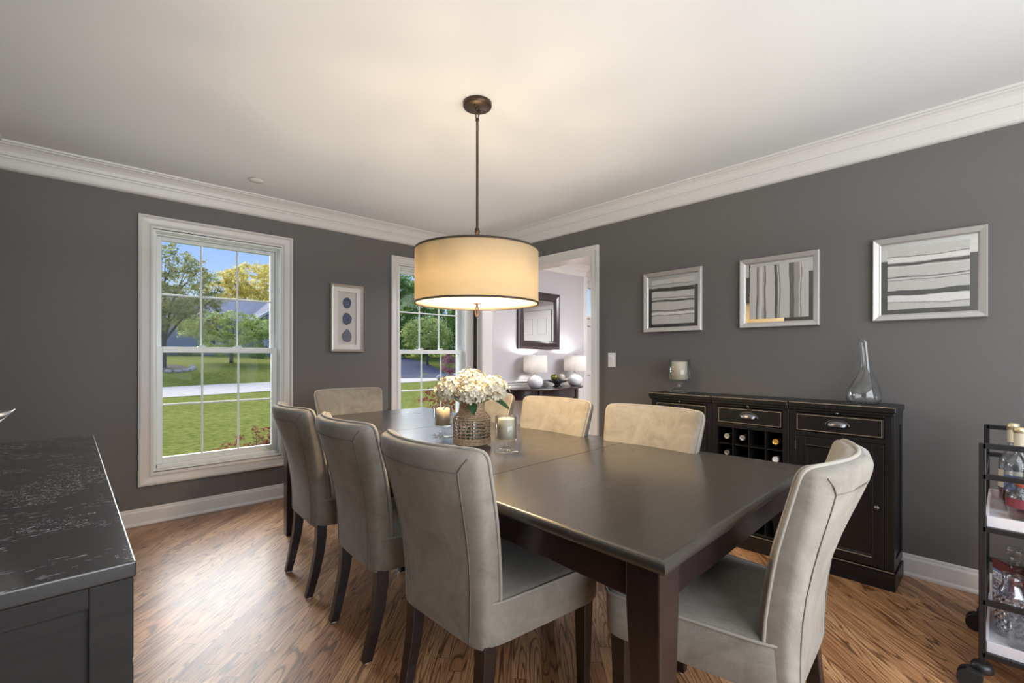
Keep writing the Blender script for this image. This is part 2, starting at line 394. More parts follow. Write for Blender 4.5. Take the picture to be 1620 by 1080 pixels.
for zz in ((.15, .72), (.86, 1.35), (1.5, 1.95)):
    for xx in ((5.72, 6.02), (6.12, 6.42)): b.frame('y', xx[0], xx[1], zz[0], zz[1], [(0, 4.166), (0, 4.157), (.02, 4.157), (.03, 4.166)])
b.build('panel_moulding', WHITE, dr)
sl = struct(MB().frame('y', 5.34, 5.64, 1.70, 2.18, [(0, 4.202), (0, 4.17), (.03, 4.17), (.03, 4.202)]).frame('y', 5.34, 5.64, .88, 1.62, [(0, 4.202), (0, 4.17), (.03, 4.17), (.03, 4.202)]).build('window_3', WHITE))
MB().box(5.36, 5.62, 4.24, 4.244, 1.72, 2.16).box(5.36, 5.62, 4.24, 4.244, .9, 1.6).build('glass_pane', PANE, sl)
# six panel door on the far foyer wall (seen in the mirror)
d2 = struct(MB().box(XE-.045, XE, 1.25, 2.1, .01, 2.03).build('door_2', WHITE, bevel=.003))
b = MB()
for zz in ((.15, .70), (.84, 1.45), (1.58, 1.9)):
    for yy in ((1.36, 1.62), (1.73, 1.99)): b.frame('x', yy[0], yy[1], zz[0], zz[1], [(0, XE-.044), (0, XE-.053), (.02, XE-.053), (.03, XE-.044)])
b.build('panel_moulding', WHITE, d2)
struct(MB().box(XE-.02, XE, 1.16, 1.24, 0, 2.04).box(XE-.02, XE, 2.11, 2.19, 0, 2.04).box(XE-.02, XE, 1.16, 2.19, 2.04, 2.12).build('trim_9', WHITE, bevel=.003))
b = MB().box(-.2, -.14, YD-.1, YD-.05, 0, 2.3).box(2.54, 2.6, YD-.1, YD-.05, 0, 2.3).box(1.17, 1.23, YD-.1, YD-.05, 0, 2.3).box(-.2, 2.6, YD-.1, YD-.05, 2.24, 2.3).box(-.2, 2.6, YD-.1, YD-.05, 0, .1)
w4 = struct(b.build('fill_window', WHITE)); MB().box(-.14, 2.54, YD-.078, YD-.074, .1, 2.24).build('glass_pane', PANE, w4)  # glazed opening added in the unseen front wall to admit fill light

def window(name, W):
    x0, x1, z0, z1 = W
    # casing on the wall
    b = MB().frame('y', x0-.084, x1+.084, z0-.09, z1+.09, [(0, YA), (0, YA-.022), (.012, YA-.026), (.018, YA-.020), (.022, YA-.016), (.05, YA-.012), (.060, YA-.013), (.066, YA-.017), (.070, YA-.011), (.083, YA-.010), (.083, YA)])
    o = struct(b.build(name, WHITE))
    # jamb liner with steps
    b = MB().frame('y', x0-.002, x1+.002, z0-.002, z1+.002, [(0, YA-.006), (.013, YA-.006), (.013, YA+.018), (.018, YA+.020), (.018, YA+.05), (.026, YA+.052), (.026, YA+.16), (0, YA+.16)])
    b.box(x0+.02, x1-.02, YA+.012, YA+.16, z0+.012, z0+.036)
    b.build('window_jamb', VINYL, o, bevel=.002)
    zm = 1.190
    def sash(nm, a0, a1, c0, c1, y, fr_s, fr_t, fr_b):
        d = .034
        s_ = MB().box(a0, a0+fr_s, y, y+d, c0, c1).box(a1-fr_s, a1, y, y+d, c0, c1).box(a0+fr_s, a1-fr_s, y, y+d, c1-fr_t, c1).box(a0+fr_s, a1-fr_s, y, y+d, c0, c0+fr_b)
        so = s_.build(nm, VINYL, o, bevel=.003)
        g0, g1, h0, h1 = a0+fr_s, a1-fr_s, c0+fr_b, c1-fr_t
        MB().box(g0-.003, g1+.003, y+.015, y+.018, h0-.003, h1+.003).build('glass_pane', PANE, so)
        mb = MB()
        for k in (1, 2):
            xx = g0+(g1-g0)*k/3; mb.tube([(xx, y+.008, h0), (xx, y+.008, h1)], .0072, 8)
        hz = (h0+h1)/2; mb.tube([(g0, y+.008, hz), (g1, y+.008, hz)], .0072, 8)
        mb.build('muntin_grid', VINYL, so)
        return so, (g0, g1, h0, h1)
    sash('upper_sash', x0+.024, x1-.024, zm-.02, z1-.024, YA+.088, .030, .028, .035)
    so, g = sash('lower_sash', x0+.020, x1-.020, z0+.036, zm+.022, YA+.048, .036, .040, .044)
    for k in (1, 2):
        xx = g[0]+(g[1]-g[0])*k/3
        lk = MB().box(xx-.028, xx+.028, YA+.054, YA+.078, zm+.022, zm+.029).tube([(xx-.018, YA+.064, zm+.033), (xx+.02, YA+.058, zm+.035)], .005, 8)
        lk.build('sash_lock', VINYL, so, bevel=.002)
    return o
window('window_1', W1); window('window_2', W2)

# ================================================================ dining table
TZ = .725
tb = empty('dining_table', (1.45, 1.87, 0), 0)
tag(tb, 'long espresso brown dining table with rounded top edge set for eight', 'table')
QN = [(.860, .468), (2.030, .508), (2.067, 3.250), (.950, 3.216)]  # outer corners of the top
def tab(u, v):
    a, b_, c, d = QN
    x = (a[0]*(1-u)+b_[0]*u)*(1-v)+(d[0]*(1-u)+c[0]*u)*v; y = (a[1]*(1-u)+b_[1]*u)*(1-v)+(d[1]*(1-u)+c[1]*u)*v
    return x-1.45, y-1.87, .735-.011*4*v*(1-v)   # the long top sags a little between its ends
VS = [0, .285, .685, 1]
for k in range(3):
    v0, v1 = VS[k]+(.0007 if k else 0), VS[k+1]-(.0007 if k < 2 else 0); nv, nu = 8, 6
    b = MB(); vs = []
    for lay in (0, -.032):
        for j in range(nv+1):
            for i in range(nu+1):
                x, y, z = tab(i/nu, v0+(v1-v0)*j/nv); vs.append((x, y, z+lay))
    W_n = nu+1; Ln = W_n*(nv+1); fs = []
    for j in range(nv):
        for i in range(nu):
            q = j*W_n+i; fs.append((q, q+1, q+W_n+1, q+W_n)); fs.append((Ln+q, Ln+q+W_n, Ln+q+W_n+1, Ln+q+1))
    for j in range(nv):
        for i in (0, nu): q = j*W_n+i; fs.append((q, q+W_n, Ln+q+W_n, Ln+q))
    for i in range(nu):
        for j in (0, nv): q = j*W_n+i; fs.append((q, q+1, Ln+q+1, Ln+q))
    b.add(vs, fs); o = b.build(['tabletop', 'tabletop_leaf', 'tabletop'][k], TABLETOP, tb)
    at = o.data.attributes.new('bevel_weight_edge', 'FLOAT', 'EDGE')
    def rim(i):
        i %= Ln; j, c_ = divmod(i, W_n); return (c_ == 0), (c_ == nu), (j == 0 and k == 0), (j == nv and k == 2)
    for ed in o.data.edges:
        p_, q_ = ed.vertices
        if (p_ < Ln) == (q_ < Ln) and any(x and y for x, y in zip(rim(p_), rim(q_))): at.data[ed.index].value = 1
    md = o.modifiers.new('bevel', 'BEVEL'); md.width = .014; md.segments = 5; md.limit_method = 'WEIGHT'; md.profile = .5
def inset(d):
    """corner points of the top outline moved in by d"""
    pts = [Vector((x-1.45, y-1.87)) for x, y in QN]; out = []
    for i in range(4):
        p = pts[i]; e1 = (pts[(i+1) % 4]-p).normalized(); e2 = (pts[i-1]-p).normalized(); out.append(p+(e1+e2)*d)
    return out
ic = inset(.045)
for i in range(4):
    p, q = ic[i], ic[(i+1) % 4]; d_ = (q-p).normalized()
    MB().bar((p.x+d_.x*.05, p.y+d_.y*.05, .658), (q.x-d_.x*.05, q.y-d_.y*.05, .658), .022, .088).build('apron', ESPRESSO, tb, bevel=.003)
oc = inset(.024)
for i, (sx, sy) in enumerate(((-1, -1), (1, -1), (1, 1), (-1, 1))):
    rs = []
    for z, h in ((.7035, .042), (.62, .042), (.55, .040), (.40, .035), (.2, .031), (.0, .030)):
        xo, yo = oc[i].x, oc[i].y; xi, yi = xo-sx*2*h, yo-sy*2*h
        rs.append([(xo, yo, z), (xi, yo, z), (xi, yi, z), (xo, yi, z)])
    MB().rings(rs, False).build('leg', ESPRESSO, tb, bevel=.004)

# ================================================================ dining chairs
def lerp(t, a): # piecewise
    for (x0, y0), (x1, y1) in zip(a, a[1:]):
        if t <= x1: return y0+(y1-y0)*max(0, (t-x0))/(x1-x0)
    return a[-1][1]
def smoothlerp(t, a):
    n = len(a)
    for i in range(n-1):
        x0, x1 = a[i][0], a[i+1][0]
        if t <= x1 or i == n-2:
            h = x1-x0; s = min(1, max(0, (t-x0)/h))
            def sl(j):
                if j <= 0: return (a[1][1]-a[0][1])/(a[1][0]-a[0][0])
                if j >= n-1: return (a[-1][1]-a[-2][1])/(a[-1][0]-a[-2][0])
                return (a[j+1][1]-a[j-1][1])/(a[j+1][0]-a[j-1][0])
            m0, m1 = sl(i)*h, sl(i+1)*h
            return (2*s**3-3*s*s+1)*a[i][1]+(s**3-2*s*s+s)*m0+(-2*s**3+3*s*s)*a[i+1][1]+(s**3-s*s)*m1
ZTOP = .902
XR = [(.335, .004), (.46, .0), (.58, -.016), (.70, -.046), (.80, -.078), (.86, -.095), (.902, -.100)]
XF = [(.335, .09), (.46, .098), (.58, .078), (.70, .046), (.80, .008), (.86, -.016), (.902, -.034)]
HWD = [(.345, .205), (.46, .212), (.62, .226), (.78, .243), (.902, .256)]
CUR = [(.335, .0), (.50, .010), (.70, .034), (.902, .072)]
def back_ring(z, shr=0, thin=1, n=48):
    xr, xf, w_, c_ = smoothlerp(z, XR), smoothlerp(z, XF), smoothlerp(z, HWD)-shr, smoothlerp(z, CUR)
    mid, half = (xr+xf)/2, (xf-xr)/2*thin
    pts = []
    for i in range(n):
        t = 2*PI*i/n; ct, st = math.cos(t), math.sin(t)
        sx = math.copysign(abs(ct)**(.62 if ct > 0 else .42), ct); sy = math.copysign(abs(st)**.30, st)
        y = w_*sy
        pts.append((mid+half*sx+c_*(y/w_)**2-c_*.35, y, z))
    return pts
def edge_pt(z, sy, front=True, inset=0.0, out=0.0):
    xr, xf, w_, c_ = smoothlerp(z, XR), smoothlerp(z, XF), smoothlerp(z, HWD), smoothlerp(z, CUR)
    y = sy*(w_-inset); return ((xf+out if front else xr-out)+c_*(y/w_)**2-c_*.35, y, z)
def make_chair():
    r = empty('dining_chair')
    zs = [.335, .35, .40, .46, .52, .58, .64, .70, .75, .80, .84, .868]
    rs = [back_ring(.335, .006, .94)]+[back_ring(z) for z in zs[1:]]
    for (dz, sh, th) in ((.884, .003, .97), (.894, .009, .86), (.900, .018, .66), (.9025, .030, .40)):
        rs.append(back_ring(dz, sh, th))
    MB().rings(rs, True).build('backrest', VELVET, r)
    # seat
    rs = []
    def sring(z, e, top=0):
        pts = []
        x0, x1 = .014, .500+e
        for i in range(48):
            t = 2*PI*i/48; ct, st = math.cos(t), math.sin(t)
            sx = math.copysign(abs(ct)**.22, ct); sy = math.copysign(abs(st)**.22, st)
            x = (x0+x1)/2+(x1-x0)/2*sx
            hw_ = (.213+(.262-.213)*min(1, max(0, (x-.03)/.44)))+e
            pts.append((x, hw_*sy, z))
        return pts
    for z, e in ((.337, -.004), (.345, 0), (.40, .002), (.452, .003), (.460, 0), (.466, -.008)): rs.append(sring(z, e))
    for k, z in ((.93, .470), (.75, .475), (.45, .479), (.12, .480)):
        rs.append([(.265+(x-.265)*k, y*k, z) for x, y, _ in sring(z, -.008)])
    MB().rings(rs, True).build('seat', VELVET, r)
    # piping: seat rim, front edge of back
    b = MB(); b.tube([(x, y, .4605) for x, y, _ in sring(.46, .0035)], .0042, 6, closed=True)
    b.build('seat_piping', SEAM, r)
    pts = []
    zz = [.47, .52, .58, .64, .70, .76, .82, .86, .878]
    zz = [.462]+zz
    for z in zz: pts.append(edge_pt(z, -1, True, -.001, -.032))
    for (z, i_) in ((.889, .004), (.896, .010), (.901, .021), (.9035, .036)): pts.append(edge_pt(z, -1, True, i_, -.030))
    for k in range(1, 12): pts.append(edge_pt(.9045, -1+2*k/12, True, .042, -.030))
    for (z, i_) in ((.9035, .036), (.901, .021), (.896, .010), (.889, .004)): pts.append(edge_pt(z, 1, True, i_, -.030))
    for z in reversed(zz): pts.append(edge_pt(z, 1, True, -.001, -.032))
    MB().tube(pts, .0050, 8).build('back_piping', SEAM, r)
    # stitched seams of the rear panel
    b = MB()
    for s in (-1, 1):
        b.tube([edge_pt(z, s, False, .050, -.0008) for z in (.342, .42, .50, .58, .66, .74, .80, .842)], .0016, 5)
        b.tube([edge_pt(z, s, False, i_, o_) for z, i_, o_ in ((.842, .050, -.0008), (.862, .038, -.001), (.882, .026, -.006))], .0018, 5)
    b.tube([edge_pt(.842, -1+2*k/12, False, .050, -.0008) for k in range(13)], .0016, 5)
    b.build('rear_panel_seam', SEAMD, r)
    for s in (-1, 1):
        rs = []
        for z, xc, h in ((.36, .045, .023), (.28, .043, .0225), (.20, .034, .021), (.12, .018, .019), (.05, .001, .0175), (.008, -.010, .0165)):
            yc = s*(.178-.004*(z < .1)); rs.append([(xc-h, yc-h, z), (xc+h, yc-h, z), (xc+h, yc+h, z), (xc-h, yc+h, z)])
        lg = MB().rings(rs, False).build('leg', LEGWOOD, r, bevel=.003)
        MB().lathe([(.010, 0), (.011, .003), (.009, .010)], (-.010, s*.174, 0), 12).build('foot_glide', WHITE, lg)
        rs = []
        for z, h in ((.36, .024), (.2, .020), (.008, .0155)):
            xc, yc = .452, s*.215; rs.append([(xc-h, yc-h, z), (xc+h, yc-h, z), (xc+h, yc+h, z), (xc-h, yc+h, z)])
        lg = MB().rings(rs, False).build('leg', LEGWOOD, r, bevel=.003)
        MB().lathe([(.010, 0), (.011, .003), (.009, .010)], (.452, s*.215, 0), 12).build('foot_glide', WHITE, lg)
    return r
ch0 = make_chair(); index_children()
chairs = [  # x, y of the base of the back, heading, label
    (.795, 1.185, .02, 'taupe velvet chair seen from behind, nearest of the three left of the table'),
    (.812, 1.815, -.05, 'taupe velvet chair seen from behind, middle of the three left of the table'),
    (.822, 2.440, -.05, 'taupe velvet chair seen from behind, farthest of the three left of the table'),
    (1.985, 1.160, PI, 'beige velvet dining chair across the table directly in front of the black sideboard'),
    (1.985, 1.770, PI, 'beige velvet dining chair across the table in front of the cased doorway'),
    (1.985, 2.390, PI+.03, 'beige velvet dining chair mostly hidden behind the hydrangea bouquet'),
    (1.470, 3.310, -PI/2, 'taupe velvet dining chair at the far head of the table between the two windows'),
    (1.425, .345, PI/2+.07, 'taupe velvet chair at the near head of the table, its curved back at right')]
for i, (x, y, a, lb) in enumerate(chairs):
    o = ch0 if i == 0 else copy_tree(ch0)
    o.location = (x, y, 0); o.rotation_euler = (0, 0, a); tag(o, lb, 'chair', 'velvet dining chairs around the table')

# ================================================================ pendant lamp
px_, py_ = 1.430, 1.777
pend = empty('pendant_lamp', (px_, py_, HC)); tag(pend, 'drum pendant lamp with cream fabric shade and bronze trim hanging over the table', 'pendant lamp')
z_t, z_b, r_ = 1.665-HC, 1.402-HC, .300
MB().lathe([(.0, -.0), (.068, 0), (.070, -.004), (.070, -.018), (.066, -.024), (.0, -.027)], n=40).build('canopy', BRONZE, pend)
for a in (.6, .6+PI): MB().lathe([(.005, 0), (.006, -.006), (.003, -.012)], (.035*math.cos(a), .035*math.sin(a), -.026), 10).build('canopy_screw', BRONZE, pend)
def ring_pts(c, rx, rz, axis, n=24):
    return [(c[0]+(rx*math.cos(2*PI*i/n) if axis == 'x' else 0), c[1]+(rx*math.cos(2*PI*i/n) if axis == 'y' else 0), c[2]+rz*math.sin(2*PI*i/n)) for i in range(n)]
b = MB().tube(ring_pts((0, 0, -.036), .010, .016, 'x'), .003, 6, closed=True).tube(ring_pts((0, 0, -.060), .011, .019, 'y'), .003, 6, closed=True)
b.build('chain_link', BRONZE, pend)
MB().lathe([(.004, -.075), (.009, -.078), (.009, -.088), (.0062, -.092), (.0062, -.612), (.010, -.614), (.010, -.620), (.013, -.628), (.013, -.636), (.008, -.643), (.004, -.65)], n=16).build('stem', BRONZE, pend)
cl_ = MB()
Rd = R0  # loop faces the room's long diagonal
pts = [(Rd.x*.024*math.cos(t), Rd.y*.024*math.cos(t), -.690+.045*math.sin(t)) for t in [2*PI*i/24 for i in range(24)]]
cl_.tube(pts, .0055, 8, closed=True); cl_.build('top_loop', BRONZE, pend)
b = MB()
for k in range(3):
    a = k*2*PI/3+.4; b.tube([(.0, 0, z_t+.012-.02), (.297*math.cos(a), .297*math.sin(a), z_t-.012)], .0035, 6)
b.lathe([(.02, z_t-.012), (.02, z_t-.004)], n=16)
b.build('shade_spider', BRONZE, pend)
SHADE = shade_mat('cream_linen_lamp_shade', (.60, .52, .38), .45, 300)
sh = MB().lathe([(r_, z_b), (r_, z_t), (r_-.002, z_t), (r_-.002, z_b), (r_, z_b)], n=96, caps=(False, False)).build('lamp_shade', SHADE, pend)
b = MB()
for z0 in (z_b, z_t-.009): b.lathe([(r_+.0018, z0), (r_+.0018, z0+.009), (r_-.0035, z0+.009), (r_-.0035, z0), (r_+.0018, z0)], n=96, caps=(False, False))
b.build('shade_trim', mat('dark_bronze_ribbon', (.045, .030, .020), .6), pend)
def diffuser_mat():
    m, nt, p, o = nodes('frosted_lamp_diffuser'); nt.nodes.remove(p)
    a = N(nt, 'ShaderNodeBsdfTransparent'); a.inputs[0].default_value = (.95, .92, .86, 1); t = N(nt, 'ShaderNodeBsdfTranslucent'); t.inputs[0].default_value = (.9, .84, .72, 1)
    mx = N(nt, 'ShaderNodeMixShader'); mx.inputs[0].default_value = .10; L(nt, a.outputs[0], mx.inputs[1]); L(nt, t.outputs[0], mx.inputs[2]); L(nt, mx.outputs[0], o.inputs[0]); return m
DIFF = diffuser_mat()
MB().lathe([(.0, z_b+.006), (.292, z_b+.006), (.292, z_b+.009), (.0, z_b+.009)], n=64, caps=(False, False)).build('diffuser', DIFF, pend)
MB().lathe([(.0, z_b+.005), (.024, z_b+.005), (.024, z_b+.001), (.005, z_b), (.005, z_b-.012), (0, z_b-.012)], n=24).build('finial_disc', BRONZE, pend)
pts = [(Rd.x*.013*math.cos(t)*.6, Rd.y*.013*math.cos(t)*.6, z_b-.035+.026*math.sin(t)) for t in [2*PI*i/24 for i in range(24)]]
MB().tube(pts, .0035, 8, closed=True).build('finial_ring', BRONZE, pend)
BULB = mat('lit_bulb_glass', (1, .9, .7), .4, Emission_Color=(1, .82, .55), Emission_Strength=6)
for k in range(3):
    a = k*2*PI/3+1.2; bx, by = .12*math.cos(a), .12*math.sin(a)
    so = MB().tube([(0, 0, z_t-.05), (bx, by, z_t-.05)], .006, 8).lathe([(.018, z_t-.08), (.018, z_t-.045)], (bx, by, 0), 16).build('lamp_socket', BRONZE, pend)
    MB().lathe([(.012, z_t-.08), (.020, z_t-.10), (.029, z_t-.125), (.027, z_t-.145), (.012, z_t-.16)], (bx, by, 0), 16).build('bulb', BULB, so)
    light('POINT', 'pendant_bulb_light', (px_+bx*.8, py_+by*.8, HC+z_t-.175), 13, (1, .78, .50), shadow_soft_size=.03)
    light('SPOT', 'pendant_downlight', (px_+bx*.6, py_+by*.6, HC+z_t-.18), 16, (1, .72, .42), look=(0, 0, -1), spot_size=math.radians(160), spot_blend=.6, shadow_soft_size=.04)

# ================================================================ candle holders and candles
WAX = mat('ivory_candle_wax', (.80, .72, .56), .5, Subsurface_Weight=.3, Subsurface_Radius=(.02, .012, .006))
WICK = mat('burnt_wick', (.02, .018, .015), .9)
def holder(loc, s, lab, clab):
    r = empty('candle_holder', loc); tag(r, lab, 'candle holder', 'glass hurricane candle holders')
    R_, Hh, fb = .050*s, .108*s, .052*s
    b = MB().lathe([(0, .001), (fb, .001), (fb+.001*s, .004*s), (fb-.003*s, .008*s), (.026*s, .016*s), (.013*s, .024*s), (.011*s, .030*s), (.011*s, .046*s), (.018*s, .051*s), (0, .053*s)], n=40, caps=(False, False))
    b.build('foot', GLASS, r)
    z0 = .053*s
    b = MB().lathe([(0, z0), (R_-.006*s, z0), (R_, z0+.006*s), (R_, z0+Hh), (R_-.0035*s, z0+Hh), (R_-.0035*s, z0+.010*s), (R_-.008*s, z0+.009*s), (0, z0+.009*s)], n=48, caps=(False, False))
    b.build('glass_cup', GLASS, r)
    c = empty('pillar_candle', (loc[0], loc[1], loc[2]+z0+.0095*s)); tag(c, clab, 'candle', 'ivory pillar candles')
    rc = .0365*s; hc = .088*s
    MB().lathe([(0, 0), (rc, 0), (rc, hc-.003), (rc-.003, hc), (rc*.7, hc-.002*s), (0, hc-.004*s)], n=40, caps=(False, False)).build('wax', WAX, c)
    MB().tube([(0, 0, hc-.006*s), (.001, 0, hc+.004*s), (.003, .001, hc+.009*s)], .0012, 6).build('wick', WICK, c)
holder((1.386, 1.515, TZ), 1.0, 'clear glass footed candle holder right of the woven vase on the dining table', 'ivory pillar candle inside the glass holder right of the woven vase')
holder((1.408, 2.035, TZ), 1.0, 'clear glass footed candle holder left of the woven vase on the dining table', 'ivory pillar candle inside the glass holder left of the woven vase')
holder((3.07, 1.565, .9), 1.42, 'large clear glass candle holder on the left end of the black sideboard', 'ivory pillar candle inside the large holder on the black sideboard')

# ================================================================ vase with hydrangeas
VX, VY = 1.380, 1.752
vase = empty('woven_vase', (VX, VY, TZ)); tag(vase, 'glass jar vase wrapped in open tan rope weave on the dining table', 'vase')
pr_ = [(.078, .004), (.083, .010), (.084, .03), (.084, .115), (.080, .135), (.066, .155), (.054, .165), (.052, .195)]
inn = [(r-.004, z) for r, z in reversed(pr_)]
MB().lathe([(0, .002)]+pr_+inn+[(0, .009)], n=48, caps=(False, False)).build('glass_jar', GLASS, vase)
MB().lathe([(0, .010), (.078, .010), (.0785, .085), (0, .085)], n=40, caps=(False, False)).build('water', glass('water', (.93, .96, .98), 0, 1.33), vase)
def rope_mat():
    m, nt, p, o = nodes('tan_seagrass_rope')
    v = objvec(nt, (1, 1, 1)); a = noisen(nt, v, 160, 3)
    L(nt, ramp(nt, a, [(.3, (.20, .13, .075)), (.55, (.42, .30, .19)), (.8, (.60, .47, .32))]).outputs[0], p.inputs['Base Color']); setp(p, Roughness=.9)
    bump(nt, p, a, .5, .003); return m
ROPE = rope_mat()
def circ(r, z, n=64, ph=0, wob=0): return [((r+wob*math.sin(9*t+ph*7))*math.cos(t), (r+wob*math.sin(9*t+ph*7))*math.sin(t), z+wob*math.sin(13*t+ph*3)) for t in [2*PI*i/n for i in range(n)]]
b = MB()
for k in range(4): b.tube(circ(.0875, .014+k*.0075, ph=k), .0042, 6, closed=True)
b.build('rope_base_band', ROPE, vase)
b = MB()
for k, (r, z) in enumerate(((.0865, .128), (.081, .137), (.0745, .145), (.068, .152), (.062, .159), (.0575, .166), (.0565, .173), (.0565, .180), (.0565, .187), (.0565, .194), (.0560, .200))):
    b.tube(circ(r, z, ph=k), .0043, 6, closed=True)
b.build('rope_neck_band', ROPE, vase)
b = MB()
for z in (.052, .068, .084, .100, .116): b.tube(circ(.0882, z, ph=z*90, wob=.0008), .0026, 5, closed=True)
for k in range(22):
    a = 2*PI*k/22
    b.tube([((.0872+.0012*math.sin(z*400+k*PI))*math.cos(a+.01*math.sin(z*90+k)), (.0872+.0012*math.sin(z*400+k*PI))*math.sin(a+.01*math.sin(z*90+k)), z) for z in [.036+.006*j for j in range(16)]], .0022, 5)
b.build('rope_weave', ROPE, vase)
PETAL = mat('cream_hydrangea_petal', (.62, .585, .48), .6, var=.12, vscale=60, Subsurface_Weight=.15, Subsurface_Radius=(.01, .008, .004))
STEMG = mat('green_stem', (.10, .20, .06), .5); LEAFG = mat('dark_green_leaf', (.025, .075, .03), .4, var=.3, vscale=30)
def floret(b, p, nrm, s):
    nrm = nrm.normalized(); a = nrm.orthogonal().normalized(); rot = random.random()*PI
    a = Matrix.Rotation(rot, 3, nrm) @ a; c = nrm.cross(a)
    for k in range(4):
        t = k*PI/2; d = a*math.cos(t)+c*math.sin(t); e_ = -a*math.sin(t)+c*math.cos(t)
        cup = random.uniform(.15, .5)
        P0 = p; P1 = p+d*s*.42+e_*s*.36+nrm*s*.14; P1b = p+d*s*.42-e_*s*.36+nrm*s*.14
        P2 = p+d*s*.85+e_*s*.38+nrm*s*cup; P2b = p+d*s*.85-e_*s*.38+nrm*s*cup; P3 = p+d*s*1.08+nrm*s*(cup+.08); Pm = p+d*s*.5+nrm*s*.06
        b.add([P0, P1, P2, P3, P2b, P1b, Pm], [(0, 1, 6), (1, 2, 6), (2, 3, 6), (3, 4, 6), (4, 5, 6), (5, 0, 6)], True)
heads = [((-.085, .055, .262), .066, 'left'), ((.005, .015, .290), .076, 'c'), ((.080, -.060, .262), .070, 'r'), ((-.02, .115, .262), .062, 'back'), ((-.03, -.075, .245), .060, 'front')]
HL = ['cream hydrangea head at the left side of the bouquet in the woven vase', 'cream hydrangea head at the top centre of the bouquet in the woven vase', 'cream hydrangea head at the right side of the bouquet above a dark green leaf',
      'cream hydrangea head at the far side of the bouquet towards the window', 'cream hydrangea head drooping low in front over the neck of the woven vase']
heads[:] = [((-.070, .062, .262), .068), ((.005, .015, .292), .074), ((.070, -.068, .265), .068), ((.060, .075, .262), .060), ((-.045, -.050, .250), .058)]
for hi, ((hx, hy, hz), hr) in enumerate(heads):
    root = empty('hydrangea_stem', (VX, VY, TZ+.012)); tag(root, HL[hi], 'flower', 'hydrangeas in the woven vase')
    b = MB(); c0 = Vector((hx, hy, hz-.012))
    n = 150
    for i in range(n):
        zz = 1-1.62*(i+.5)/n; rr = math.sqrt(max(0, 1-zz*zz)); ph = i*2.39996
        d = Vector((rr*math.cos(ph), rr*math.sin(ph), zz)); d += Vector([random.uniform(-.12, .12) for _ in range(3)])
        p = c0+Vector((d.x*hr, d.y*hr, d.z*hr*.82))*random.uniform(.90, 1.06)
        floret(b, p, d, random.uniform(.0145, .019))
    b.build('florets', PETAL, root, fixn=False)
    b = MB(); a0 = hi*1.3
    b.tube([(.045*math.cos(a0), .045*math.sin(a0), .002), (.01*math.cos(a0+2), .01*math.sin(a0+2), .12), (hx*.3, hy*.3, .18), (hx*.8, hy*.8, hz-.06), (hx, hy, hz-.02)], .0035, 7)
    b.build('stem', STEMG, root)
    if hi in (2, 4, 0):
        d = {2: Vector((.62, -.78, 0)), 4: Vector((-.3, -.95, 0)), 0: Vector((-.9, .2, 0))}[hi]; e_ = Vector((-d.y, d.x, 0)); s = {2: .085, 4: .05, 0: .05}[hi]
        st = Vector((hx, hy, hz-.05)) if hi != 2 else Vector((hx-.005, hy, hz-.048))
        b = MB(); pl = []; pr2 = []; pm = []
        for k in range(8):
            t = k/7; ww = s*.42*math.sin(PI*min(1, t*.92+.08))**.8; q = st+d*s*t+Vector((0, 0, -.035*t-.02*t*t))
            pm.append(q+Vector((0, 0, -.004))); pl.append(q+e_*ww+Vector((0, 0, .008))); pr2.append(q-e_*ww+Vector((0, 0, -.004)))
        b.rings([pl, pm, pr2], True, (False, False), closed=False); b.build('leaf', LEAFG, root, fixn=False)

# ================================================================ sideboard: three joined cabinet units (each its own cabinet)
SX0, SX1 = 2.918, XB-.025
def panel_frame(b, y0, y1, z0, z1, x, w_=.004, d=.003):
    b.frame('x', y0, y1, z0, z1, [(0, x), (0, x-d), (w_, x-d), (w_, x)])
def cup_pull(parent, y, z, x, rz=0):
    b = MB(); rs = []
    n = 16
    for k in range(9):
        t = k/8*PI/2
        rs.append([(x-.024*math.sin(t)*max(.0, 1)*(.25+.75*math.sin(PI*i/n)) if True else 0, y+.046*math.cos(PI*i/n)*(1-.12*(k/8)), z+.004+.026*math.cos(t)*math.sin(PI*i/n)-.010*(k/8)) for i in range(n+1)])
    b.rings(rs, True, (False, False), closed=False)
    b.tube([(x-.001, y+.052*math.cos(PI*i/n), z-.002+.031*math.sin(PI*i/n)) for i in range(n+1)], .0022, 6)
    return b.build('cup_pull', PEWTER, parent)
def knob(parent, p, r=.011, axis=(-1, 0, 0), m=None, name='knob'):
    b = MB().lathe([(r*.45, 0), (r*.4, r*.9), (r*.95, r*1.2), (r, r*1.6), (r*.7, r*2.05), (r*.25, r*2.15)], n=20)
    q = Vector(axis).to_track_quat('Z', 'Y')
    b.v = [tuple(q @ Vector(v)+Vector(p)) for v in b.v]
    return b.build(name, m or PEWTER, parent)
